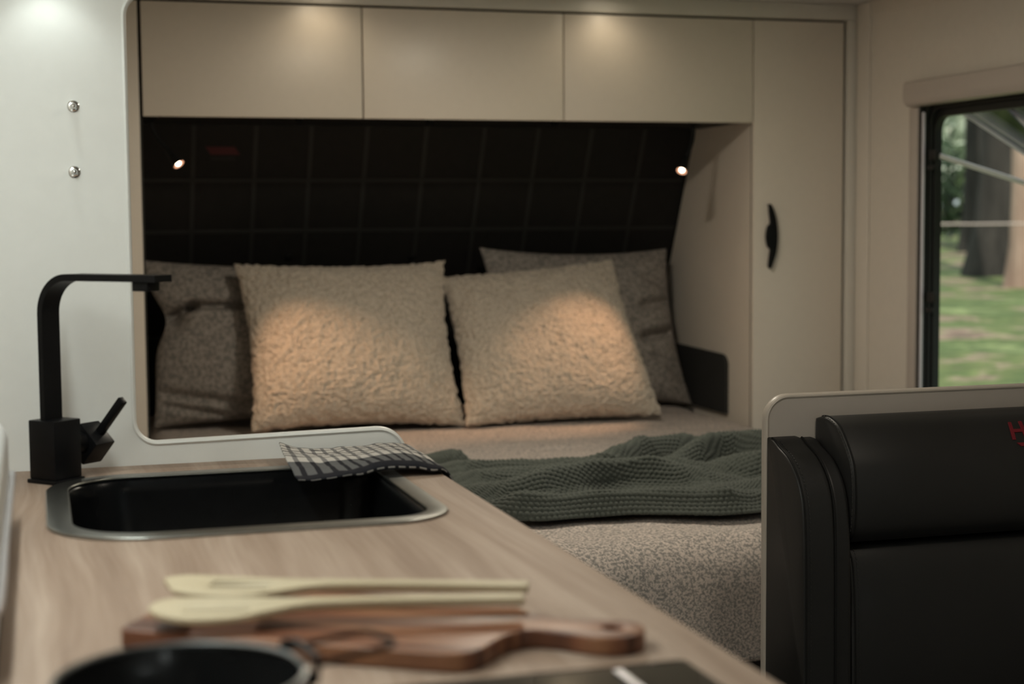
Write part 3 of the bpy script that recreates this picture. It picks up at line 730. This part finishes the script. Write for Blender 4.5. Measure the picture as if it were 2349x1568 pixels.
pillow('cushion', (.612, 4.86, .620), (1.300, 4.86, .606), (1.300, 5.12, 1.130), (.600, 5.12, 1.134), .19, m_bou, 'square cream fleece cushion on the left overlapping the dark grey pillow', 'cushion', 260, .075, rough=.0062, seed=21, sag=.25, group='cream fleece cushions')
pillow('cushion', (1.288, 4.81, .612), (1.962, 4.81, .618), (1.904, 5.13, 1.126), (1.290, 5.13, 1.076), .20, m_bou, 'square cream fleece cushion leaning on the right next to the wardrobe side', 'cushion', 260, .055, rough=.0062, seed=37, sag=.25, group='cream fleece cushions')
pillow('pillow', (.338, 5.14, .610), (1.05, 5.14, .612), (1.052, 5.25, 1.115), (.322, 5.25, 1.145), .18, m_grey, 'dark grey flecked pillow at the left side behind the cream cushion', 'pillow', 150, .05, seed=5, sag=.4,
       pinch=(.64, .062, .14), dents=((.02, .61, .20, .715, .022, .075), (.20, .715, .44, .715, .022, .045), (.0, .60, .10, .63, .06, .05), (.02, .20, .42, .10, .03, .025), (.05, .12, .30, .05, .025, .02)), group='grey flecked pillows')
pillow('pillow', (1.50, 5.15, .612), (2.214, 5.15, .608), (2.165, 5.27, 1.160), (1.466, 5.27, 1.172), .17, m_grey, 'grey flecked pillow standing at the right behind the cream cushion', 'pillow', 150, .085, seed=9, sag=.35,
       dents=((.78, .42, 1.0, .47, .03, .045), (.80, .62, 1.0, .66, .03, .03), (.82, .30, .98, .15, .03, .02), (.84, .80, .99, .72, .03, .02)), group='grey flecked pillows')

# knitted throw ------------------------------------------------------------------
nx_, ny_ = 660, 620
u = np.linspace(0, 1, nx_); w = np.linspace(0, 1, ny_)
xs = .72 + u*(2.12-.72)
tb = np.array([(.72, 3.88), (.95, 3.93), (1.03, 3.91), (1.10, 3.84), (1.2, 3.84), (1.31, 3.85), (1.44, 3.87), (1.6, 3.90), (1.75, 3.86), (1.9, 3.86), (2.12, 3.88)])
bb = np.array([(.72, 3.42), (.9, 3.36), (.99, 3.235), (1.04, 3.215), (1.14, 3.225), (1.25, 3.225), (1.33, 3.19), (1.42, 3.15), (1.52, 3.15), (1.6, 3.22), (1.8, 3.30), (2.12, 3.36)])
def sm(x, a):
    k = np.interp(x, a[:, 0], a[:, 1]); ker = np.hanning(41); ker /= ker.sum(); kp = np.pad(k, 20, mode='edge'); return np.convolve(kp, ker, 'valid')
yt, yb = sm(xs, tb), sm(xs, bb)
X_ = np.broadcast_to(xs[None, :], (ny_, nx_)).copy(); Y_ = yb[None, :] + w[:, None]*(yt-yb)[None, :]
wx = .05*vnoise(np.stack([X_*3, Y_*3, X_*0], -1), 41); wy = .05*vnoise(np.stack([X_*3, Y_*3, X_*0+9], -1), 42)
def ridge(poly, h, s):
    p = catmull([(a, b, 0) for a, b in poly], 6); d = np.full(X_.shape, 9.); hh = np.zeros(X_.shape); m = len(p)-1
    for i, (q0, q1) in enumerate(zip(p, p[1:])):
        e = (q1[0]-q0[0], q1[1]-q0[1]); l2 = e[0]**2+e[1]**2+1e-9
        tt = np.clip(((X_-q0[0])*e[0]+(Y_-q0[1])*e[1])/l2, 0, 1)
        dd = np.hypot(X_-q0[0]-tt*e[0], (Y_-q0[1]-tt*e[1])); f = (i+tt)/m
        hh = np.where(dd < d, np.clip(np.minimum(f, 1-f)*3.2+.12, 0, 1), hh); d = np.minimum(d, dd)
    return h*hh*np.exp(-(d/s)**1.9)
RD = [([(.85, 3.36), (1.04, 3.275), (1.3, 3.265), (1.45, 3.215), (1.66, 3.26)], .030, .045),
      ([(.80, 3.54), (1.00, 3.42), (1.12, 3.44), (1.28, 3.51), (1.44, 3.46), (1.64, 3.30)], .060, .045),
      ([(.70, 3.70), (.98, 3.63), (1.18, 3.65), (1.33, 3.60), (1.50, 3.58), (1.70, 3.45)], .036, .042),
      ([(.70, 3.83), (1.0, 3.78), (1.2, 3.77), (1.36, 3.81), (1.52, 3.86)], .026, .042),
      ([(1.16, 3.56), (1.34, 3.68), (1.48, 3.80), (1.62, 3.84), (1.74, 3.82)], .070, .048),
      ([(1.40, 3.56), (1.56, 3.69), (1.70, 3.735), (1.80, 3.66), (1.77, 3.52), (1.70, 3.44)], .080, .045),
      ([(1.58, 3.62), (1.64, 3.49), (1.78, 3.39), (2.0, 3.40), (2.2, 3.44)], .074, .044),
      ([(1.48, 3.31), (1.70, 3.31), (1.95, 3.37), (2.2, 3.44)], .060, .052),
      ([(1.72, 3.74), (1.86, 3.79), (2.0, 3.80), (2.2, 3.78)], .085, .050),
      ([(.86, 3.87), (.96, 3.885), (1.06, 3.86)], .040, .034)]
Hh = np.zeros_like(X_)
for po, h, s in RD: Hh = (Hh**3 + ridge(po, h, s)**3)**(1/3.)
rn = 1-np.abs(vnoise(np.stack([(X_+wx)*4.5, (Y_+wy)*6.5, X_*0], -1), 43)); Hh += .013*rn**3 + .006*vnoise(np.stack([X_*12, Y_*12, X_*0], -1), 44)
ed = np.minimum(np.minimum(w[:, None]*(yt-yb)[None, :], (1-w[:, None])*(yt-yb)[None, :]), np.minimum(X_-.72, 2.12-X_))
Hh = (Hh+.014)*np.clip(ed/.045, 0, 1)**.5
zq = QZ + .016
Zb = zq + Hh
B3 = np.stack([X_ + .12*Hh, Y_ - .36*Hh*np.clip(Hh/.05, 0, 1), Zb], -1)   # folds lean towards the foot of the bed
g0, g1 = np.gradient(B3, axis=0), np.gradient(B3, axis=1)
Vl = np.cumsum(np.linalg.norm(g0, axis=-1), 0); Ul = .5*X_*1.15 + .5*np.cumsum(np.linalg.norm(g1, axis=-1), 1)
nn3 = np.cross(g1, g0); nn3 /= np.linalg.norm(nn3, axis=-1)[..., None]
pu, pv = .0135, .0115
row = np.floor(Vl/pv); fv = Vl/pv-row; fu = Ul/pu + .5*(row % 2); fu = fu-np.floor(fu)
kn = np.sqrt(np.clip(1-((fu-.5)/.52)**2, 0, 1))*np.sqrt(np.clip(1-((fv-.5)/.55)**2, 0, 1))
P = B3 + nn3*(.0064*kn)[..., None]
kt = grid_mesh('knitted_throw', P, m_knit); tag(kt, 'dark sage green chunky knitted throw rumpled across the foot of the bed', 'blanket')
s = kt.modifiers.new('wool', 'SOLIDIFY'); s.thickness = .006; s.offset = -1

# ------------------------------------------------------------------ dinette seat
sp = thing('seat_partition', 'beige partition panel with rounded corner behind the black seat cushions', 'panel', (1.9, 2.61, 0))
ol = rrect(1.268, 0, XR-.001, .9405, (0, 0, 0, .042), 12)
o = prism('board', [[(x-1.9, z) for x, z in ol]], .016, m_panel, sp, 0, 'XZ', 0)
ep = [(1.268, .0)] + [(1.268, .6)] + arc(1.268+.042, .9405-.042, .042, 180, 90) + [(1.8, .9405), (XR-.002, .9405)]
obj('edge_trim', tube(bmesh.new(), [(x-1.9, 0, z) for x, z in ep], .0055, 12, flat=((0, 1, 0), .0105)), m_trim2, sp)
def extr(prof, x0, x1, name, mat, parent, bev=.006, loc=(0, 0, 0), bulge=0):
    """profile in Y,Z swept along X with soft ends"""
    loc = Vector(loc); bm = bmesh.new(); n = len(prof)
    cy = sum(p[0] for p in prof)/n; cz = sum(p[1] for p in prof)/n
    xs_ = [(x0, bev), (x0+bev*.3, bev*.3), (x0+bev, 0)] + [(x0+bev+(x1-x0-2*bev)*k/10, 0) for k in range(1, 10)] + [(x1-bev, 0), (x1-bev*.3, bev*.3), (x1, bev)]
    rings = []
    for x, ins in xs_:
        ring = []
        for y, z in prof:
            d = Vector((y-cy, z-cz)); L = d.length or 1
            s_ = (L-ins)/L; tt = (x-x0)/(x1-x0); b = bulge*math.sin(PI*tt)
            ring.append(bm.verts.new(Vector((x, cy+d.x*s_ - (b if y < 2.53 else 0), cz+d.y*s_))-loc))
        rings.append(ring)
    for A_, B_ in zip(rings, rings[1:]):
        for k in range(n): bm.faces.new((A_[k], A_[(k+1) % n], B_[(k+1) % n], B_[k]))
    bm.faces.new(rings[0][::-1]); bm.faces.new(rings[-1])
    return obj(name, bm, mat, parent, 50)
def prof2(p, n=5): return [(q[0], q[1]) for q in catmull([(a, b, 0) for a, b in p], n)]
def seam(profile, x, name, parent, loc, r=.0016, mat=None):
    return obj(name, tube(bmesh.new(), [Vector((x, y, z))-Vector(loc) for y, z in profile], r, 8), mat or m_pipe, parent)
def stitches(profile, x, parent, loc, step=.0075):
    bm = bmesh.new(); loc = Vector(loc); acc = 0
    for (y0, z0), (y1, z1) in zip(profile, profile[1:]):
        L = math.hypot(y1-y0, z1-z0); s_ = 0
        while acc + (L-s_) > step:
            s_ += step-acc; acc = 0; f_ = s_/L
            a = Vector((x, y0+(y1-y0)*f_, z0+(z1-z0)*f_)); d = Vector((0, y1-y0, z1-z0)).normalized()*.0021
            tube(bm, [a-d-loc, a-loc+Vector((0, -.0006, .0003)), a+d-loc], .00085, 5)
        acc += L-s_
    if len(bm.verts): obj('stitching', bm, m_stitch, parent)
PB = 2.5995
bcurve = prof2([(PB, .868), (2.578, .866), (2.556, .856), (2.52, .842), (2.488, .818), (2.466, .786), (2.454, .735), (2.449, .62), (2.447, .40)])
bf = bcurve + [(PB, .40)]
sb = thing('side_bolster', 'black vinyl side bolster with rounded top at the aisle end of the seat', 'cushion', (1.32, 2.53, .40)); L0 = sb.location
extr(bf, 1.2655, 1.3275, 'outer_pad', m_lea, sb, .005, L0)
extr([(y+.004 if y < 2.59 else y, z-.003) for y, z in bf], 1.3285, 1.3605, 'inner_pad', m_lea, sb, .007, L0)
cv = [(y-.0006, z+.0006) for y, z in bcurve]
seam(cv[3:], 1.270, 'piping', sb, L0, .0017); seam(cv[4:], 1.3275, 'piping', sb, L0, .0019)
stitches([(y-.0008, z+.0004) for y, z in bcurve[5:]], 1.279, sb, L0)
bc = thing('backrest_cushion', 'black vinyl seat backrest with a padded headrest roll and red lettering', 'cushion', (1.98, 2.53, .40)); L1 = bc.location
hcurve = prof2([(PB, .900), (2.575, .9055), (2.55, .906), (2.52, .897), (2.498, .879), (2.47, .845), (2.458, .814), (2.455, .76), (2.461, .712), (2.478, .690)])
extr(hcurve + [(2.52, .684), (PB, .684)], 1.363, XR-.004, 'headrest_roll', m_lea, bc, .007, L1, .004)
lcurve = prof2([(2.50, .681), (2.482, .677), (2.468, .66), (2.461, .63), (2.456, .57), (2.452, .48), (2.451, .40)])
extr([(PB, .681)] + lcurve + [(PB, .40)], 1.3635, XR-.004, 'lower_pad', m_lea, bc, .007, L1, .006)
seam([(y-.0004, z+.0004) for y, z in hcurve[4:]], 1.3695, 'piping', bc, L1, .0016); seam([(y-.0006, z) for y, z in lcurve], 1.3695, 'piping', bc, L1, .0016)
stitches([(y-.0006, z+.0004) for y, z in hcurve[5:]], 1.3615, bc, L1); stitches([(y-.0012, z) for y, z in lcurve], 1.378, bc, L1)
# red embroidered initial and underline on the headrest
H_ = {(0): [(1.7091, 2.5078, .8870), (1.7154, 2.5075, .8868), (1.7089, 2.4807, .8580), (1.7016, 2.4810, .8583)],
      (1): [(1.7311, 2.5085, .8876), (1.7380, 2.5090, .8880), (1.7363, 2.4827, .8605), (1.7286, 2.4824, .8601)],
      (2): [(1.7128, 2.495, .8754), (1.7330, 2.495, .8754), (1.7325, 2.4908, .8703), (1.7119, 2.4908, .8703)],
      (3): [(1.708, 2.4765, .8529), (1.7551, 2.476, .8523), (1.7537, 2.4713, .8465), (1.7148, 2.4715, .8468)]}
hn = Vector((0, -.62, .55)).normalized()
bm = bmesh.new()
def hsurf(p):
    # lay the thread on the bulged roll
    tt = (p.x-1.363)/(XR-.004-1.363); return p + Vector((0, -.004*math.sin(PI*tt), 0))
for k, q in H_.items():
    # subdivide along the length so that it follows the curve
    A0, A1, B1, B0 = [Vector(p) for p in q]; nseg = 6; rr = []
    for i in range(nseg+1):
        f_ = i/nseg; row_ = []
        for p in (A0.lerp(B0, f_), A1.lerp(B1, f_)):
            # project onto the headrest curve at this height
            zz = p.z; best = min(((abs(b_-zz), a_, b_) for a_, b_ in hcurve))
            ys_ = [h[0] for h in hcurve][::-1]; zs_ = [h[1] for h in hcurve][::-1]
            yy = float(np.interp(zz, [zz_ for zz_ in zs_ if 1][:], ys_)) if k >= 0 else p.y
            row_.append(hsurf(Vector((p.x, yy, zz))))
        rr.append(row_)
    top_ = [[bm.verts.new(p + hn*.0016 - Vector(L1)) for p in row_] for row_ in rr]
    bot_ = [[bm.verts.new(p - hn*.0008 - Vector(L1)) for p in row_] for row_ in rr]
    for i in range(nseg):
        bm.faces.new((top_[i][0], top_[i][1], top_[i+1][1], top_[i+1][0]))
        bm.faces.new((bot_[i][0], bot_[i+1][0], bot_[i+1][1], bot_[i][1]))
        bm.faces.new((top_[i][0], top_[i+1][0], bot_[i+1][0], bot_[i][0])); bm.faces.new((top_[i][1], bot_[i][1], bot_[i+1][1], top_[i+1][1]))
    bm.faces.new((top_[0][0], bot_[0][0], bot_[0][1], top_[0][1])); bm.faces.new((top_[-1][0], top_[-1][1], bot_[-1][1], bot_[-1][0]))
o = obj('embroidered_lettering', bm, m_red, bc, None); o['label'] = 'red embroidered letter H with an underline'
# seat base and pad below the backrest
sc = thing('seat_pad', 'black vinyl seat pad below the backrest', 'cushion', (1.95, 2.3, .30))
part('pad', (1.30, 1.96, .302), (XR-.004, 2.44, .395), m_lea, sc, .02, 4)
sbx = tag(box('seat_box', (1.30, 2.0, 0), (XR-.002, 2.595, .30), m_panel), 'beige box base under the black seat pad', 'seat base')

# ------------------------------------------------------------------ window
wn = struct(thing('window_1', 'open black framed caravan window looking out on the forest', 'window', (XR, 3.5, 1.1)))
del wn['category']
wl_ = Vector(wn.location)
def ring(name, o_, i_, x0, x1, mat, r0, r1):
    q = prism(name, [rrect(*o_, r0), rrect(*i_, r1)], x1-x0, mat, None, .0015, 'YZ', (x0+x1)/2)
    q.data.transform(Matrix.Translation(-wl_)); q.parent = wn; return q
def rr4(d, top=None): return (WY0+d, WZ0+d, WY1-d, WZ1-(top if top is not None else d))
ring('outer_frame', rr4(0), rr4(.010, .026), 2.600, 2.662, m_rub, .03, .05)
ring('frame_step', rr4(.0103, .0265), rr4(.017, .050), 2.612, 2.661, m_rub, .05, .055)
ring('frame_step', rr4(.0173, .0505), rr4(.024, .074), 2.624, 2.661, m_rub, .055, .05)
ring('frame_step', rr4(.0243, .0745), rr4(.032, .097), 2.636, 2.661, m_rub, .05, .045)
q = box('fly_screen_channel', Vector((2.597, 4.265, .56))-wl_, Vector((2.6045, 4.2735, 1.585))-wl_, m_rod, wn, .001)
for z in (1.455, 1.02):
    bm = bx(bmesh.new(), Vector((2.612, 4.222, z-.016))-wl_, Vector((2.627, 4.263, z+.016))-wl_, .003)
    bx(bm, Vector((2.608, 4.225, z-.045))-wl_, Vector((2.618, 4.263, z-.032))-wl_, .002); obj('stay_bracket', bm, m_stitch, wn)
# sash hinged at the top and pushed out
th = math.radians(61); SL_ = .86
def sash(y, s, n=0): return Vector((2.645+s*math.sin(th)+n*math.cos(th), y, 1.602-s*math.cos(th)+n*math.sin(th)))
bm = bmesh.new(); c8 = [bm.verts.new(sash(y, s, n)-wl_) for y in (2.80, 4.19) for s in (.0, SL_) for n in (0, .006)]
for q in ((0, 1, 3, 2), (4, 5, 7, 6), (0, 1, 5, 4), (2, 3, 7, 6), (0, 2, 6, 4), (1, 3, 7, 5)): bm.faces.new([c8[i] for i in q])
pane = obj('sash_pane', bm, m_acryl, wn, None)
for y, r_ in ((4.19, .010), (4.14, .006)):
    obj('sash_edge', tube(bmesh.new(), [sash(y, s, .004)-wl_ for s in (0, SL_/2, SL_)], r_, 10), m_rod, pane)
obj('sash_edge', tube(bmesh.new(), [sash(y, SL_, .004)-wl_ for y in (2.8, 3.5, 4.19)], .009, 10), m_alu, pane)
for y in (4.230, 2.83):
    obj('stay_arm', tube(bmesh.new(), [Vector((2.632, y, 1.452))-wl_, sash(y-.03 if y > 4 else y+.03, .60, -.012)-wl_], .0085, 12), m_rodw, wn)
obj('stay_arm', tube(bmesh.new(), [Vector((2.66, 3.98, 1.63))-wl_, Vector((3.15, 3.98, 1.18))-wl_], .009, 12), m_rod, wn)

bl = thing('window_blind', 'beige roller blind cassette over the black window frame', 'blind', (2.57, 3.5, 1.65)); L2 = Vector(bl.location)
pc = [(2.6065, 1.680), (2.574, 1.6815), (2.567, 1.677), (2.565, 1.66), (2.565, 1.630), (2.568, 1.617), (2.576, 1.608), (2.587, 1.6045), (2.6065, 1.6045)]
q = prism('cassette', [[(x-L2.x, z-L2.z) for x, z in pc]], 4.335-2.70, m_blind, bl, .003, 'XZ', (4.335+2.70)/2-L2.y)
q2 = box('side_channel', Vector((2.594, 4.2945, .52))-L2, Vector((2.6065, 4.343, 1.602))-L2, m_blind, bl, .003)
q3 = box('side_channel', Vector((2.594, 2.720, .52))-L2, Vector((2.6065, 2.7685, 1.602))-L2, m_blind, bl, .003)

# ------------------------------------------------------------------ forest outside
def gz(x, y):
    d = math.hypot(x, y); return float(np.interp(d, [0, 3.5, 6, 10, 18, 22, 30, 60], [-.5, -.45, -.05, .22, .42, .53, .75, 1.6]))
def make_ground():
    nn = N('forest_grass'); nn.set(Roughness=.9)
    tc = nn.n('ShaderNodeTexCoord').outputs['Object']
    a = noise(nn, tc, .95, 5, .65); b = noise(nn, tc, 7, 4, .7)
    ca = ramp(nn, a, [(.32, (.05, .07, .035)), (.39, (.27, .18, .14)), (.43, (.36, .28, .20)), (.47, (.17, .21, .07)), (.56, (.10, .155, .045)), (.66, (.30, .36, .15))])
    cb = ramp(nn, b, [(.3, (.45, .45, .45)), (.7, (1.1, 1.1, 1.1))])
    mm = nn.n('ShaderNodeMixRGB', blend_type='MULTIPLY'); mm.inputs[0].default_value = .8
    nn.l(ca, mm.inputs[1]); nn.l(cb, mm.inputs[2]); nn.l(mm.outputs[0], nn.b.inputs['Base Color']); return nn.m
m_grd = make_ground()
gx_ = np.linspace(2.75, 60, 130); gy_ = np.linspace(-14, 62, 150)
P = np.array([[(x, y, gz(x, y)+.03*math.sin(x*2.1+y)*math.cos(y*1.7)) for x in gx_] for y in gy_])
g = grid_mesh('forest_ground', P, m_grd); tag(g, 'sloping grassy forest ground outside the window', 'ground', kind='stuff')
def bark(name, c0, c1):
    nn = N(name); nn.set(Roughness=.95); tc = nn.n('ShaderNodeTexCoord').outputs['Object']
    a = noise(nn, tc, 1, 4, .6, (7, 7, 1.1)); nn.l(ramp(nn, a, [(.3, c0), (.7, c1)]), nn.b.inputs['Base Color']); bump(nn, a, .8, .05); return nn.m
m_bk1 = bark('dark_grey_bark', (.020, .018, .016), (.055, .049, .043)); m_bk2 = bark('pinkish_brown_bark', (.25, .165, .125), (.48, .35, .28))
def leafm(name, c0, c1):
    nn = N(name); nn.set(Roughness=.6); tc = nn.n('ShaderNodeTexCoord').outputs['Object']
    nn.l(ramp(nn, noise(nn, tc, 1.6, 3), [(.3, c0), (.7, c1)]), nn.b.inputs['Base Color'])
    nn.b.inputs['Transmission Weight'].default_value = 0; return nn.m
m_lf1 = leafm('dark_green_leaves', (.03, .055, .025), (.10, .15, .06)); m_lf2 = leafm('backlit_tone_leaves', (.55, .62, .50), (.86, .90, .80))  # second leaf colour is raised so the brightness of backlight sits in it
def polar(px, d, dy=0):
    az = YAW + math.atan((px-1174.5)/3600); return (d*math.sin(az), d*math.cos(az))
def leaves(bm, c, rad, n, sz, rnd):
    for _ in range(n):
        v = Vector((rnd.gauss(0, 1), rnd.gauss(0, 1), rnd.gauss(0, 1))).normalized()*rnd.random()**.45
        p = Vector(c) + Vector((v.x*rad[0], v.y*rad[1], v.z*rad[2]))
        a = Vector((rnd.uniform(-1, 1), rnd.uniform(-1, 1), rnd.uniform(-1, 1))).normalized(); b = a.orthogonal().normalized()
        s_ = sz*rnd.uniform(.6, 1.4)
        q = [p+a*s_, p+b*s_*.42+a*.2*s_, p-a*s_, p-b*s_*.42+a*.2*s_]
        bm.faces.new([bm.verts.new(k) for k in q])
def tree(px, d, rad, h, mat, lab, lean=0, crown=True, seed=0):
    x, y = polar(px, d); z = gz(x, y)-.15; rnd = random.Random(seed)
    t = thing('tree', lab, 'tree', (x, y, z))
    pts, rs = [], []
    for k in range(15):
        f_ = k/14; pts.append((lean*f_*h+.05*math.sin(f_*7+seed), .05*math.cos(f_*6+seed), f_*h)); rs.append(rad*(1-.5*f_)*(1+1.0*math.exp(-f_*h/.55)))
    obj('trunk', tube(bmesh.new(), pts, rs, 18), mat, t)
    if crown:
        bm = bmesh.new()
        for _ in range(7): leaves(bm, (lean*h+rnd.uniform(-2, 2), rnd.uniform(-2, 2), h*rnd.uniform(.72, 1.0)), (1.5, 1.5, .9), 170, .16, rnd)
        obj('crown', bm, m_lf1, t, None)
tree(2279, 21, .235, 11, m_bk1, 'broad dark trunked tree standing in the middle of the window view', .004, False, 1)
tree(2338, 19, .125, 9, m_bk2, 'pinkish brown trunked tree right of the broad dark tree', .0, False, 2)
tree(2232, 27, .16, 11, m_bk1, 'slimmer dark tree left of the broad dark tree', .01, False, 3)
tree(2395, 26, .2, 10, m_bk1, 'dark tree just past the right edge of the window view', 0, False, 4)
tree(2480, 22, .2, 10, m_bk2, 'brown tree farther right beyond the window view', 0, False, 5)
def bush(px, d, rad, zc, n, mat, lab, sz, seed):
    x, y = polar(px, d); z = gz(x, y); rnd = random.Random(seed); t = thing('bush', lab, 'bush', (x, y, z))
    bm = bmesh.new(); tube(bm, [(0, 0, -.1), (.02, .03, zc*.6), (.05, 0, zc)], [.04, .03, .015], 8); obj('stem', bm, m_bk1, t)
    bm = bmesh.new(); leaves(bm, (0, 0, zc), rad, n, sz, rnd); obj('foliage', bm, mat, t, None)
bush(2178, 33, (1.0, 1.0, 2.4), 3.1, 900, m_lf2, 'tall green bush beside the window frame, coloured pale as if backlit', .20, 11)
bush(2205, 36, (1.0, 1.0, 1.8), 2.4, 700, m_lf2, 'green bush between the frame and the slim tree, coloured pale as if backlit', .20, 12)
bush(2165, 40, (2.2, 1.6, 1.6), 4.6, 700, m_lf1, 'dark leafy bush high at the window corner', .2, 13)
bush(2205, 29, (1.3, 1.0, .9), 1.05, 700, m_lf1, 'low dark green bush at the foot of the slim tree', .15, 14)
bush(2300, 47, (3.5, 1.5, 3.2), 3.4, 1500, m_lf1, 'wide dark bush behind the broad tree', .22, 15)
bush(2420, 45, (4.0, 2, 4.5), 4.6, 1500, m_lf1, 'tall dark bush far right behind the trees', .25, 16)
bush(2225, 60, (6.0, 2, 4.0), 4.3, 1800, m_lf2, 'distant bush line between the trunks, coloured pale as if backlit', .35, 17)
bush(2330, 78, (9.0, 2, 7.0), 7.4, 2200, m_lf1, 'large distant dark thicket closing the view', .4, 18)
x, y = polar(2050, 14.5); x2, y2 = polar(2430, 14.2)
fw = obj('fence_wire', tube(bmesh.new(), [(x, y, 1.20), ((x+x2)/2, (y+y2)/2, 1.195), (x2, y2, 1.20)], .007, 8), m_wire); tag(fw, 'thin pale fence rail crossing the forest view', 'fence rail')
# trees beside the caravan whose crowns dapple the grass
for k, (x, y, lab) in enumerate(((6.0, 1.5, 'leafy tree beside the caravan outside the picture, nearest the door'), (9.5, 4.5, 'leafy tree outside the picture, second from the caravan'), (12.5, 9.0, 'leafy tree outside the picture, third from the caravan'))):
    rnd = random.Random(60+k); z = gz(x, y); t = thing('tree', lab, 'tree', (x, y, z+.04))
    obj('trunk', tube(bmesh.new(), [(0, 0, -.02), (.1, .1, 3), (0, .3, 6.2)], [.22, .18, .08], 14), m_bk1, t)
    bm = bmesh.new()
    for _ in range(7): leaves(bm, (rnd.uniform(-1.2, 1.2), rnd.uniform(-1.2, 1.2), rnd.uniform(5.4, 6.8)), (.9, .9, .4), 60, .2, rnd)
    obj('crown', bm, m_lf1, t, None)
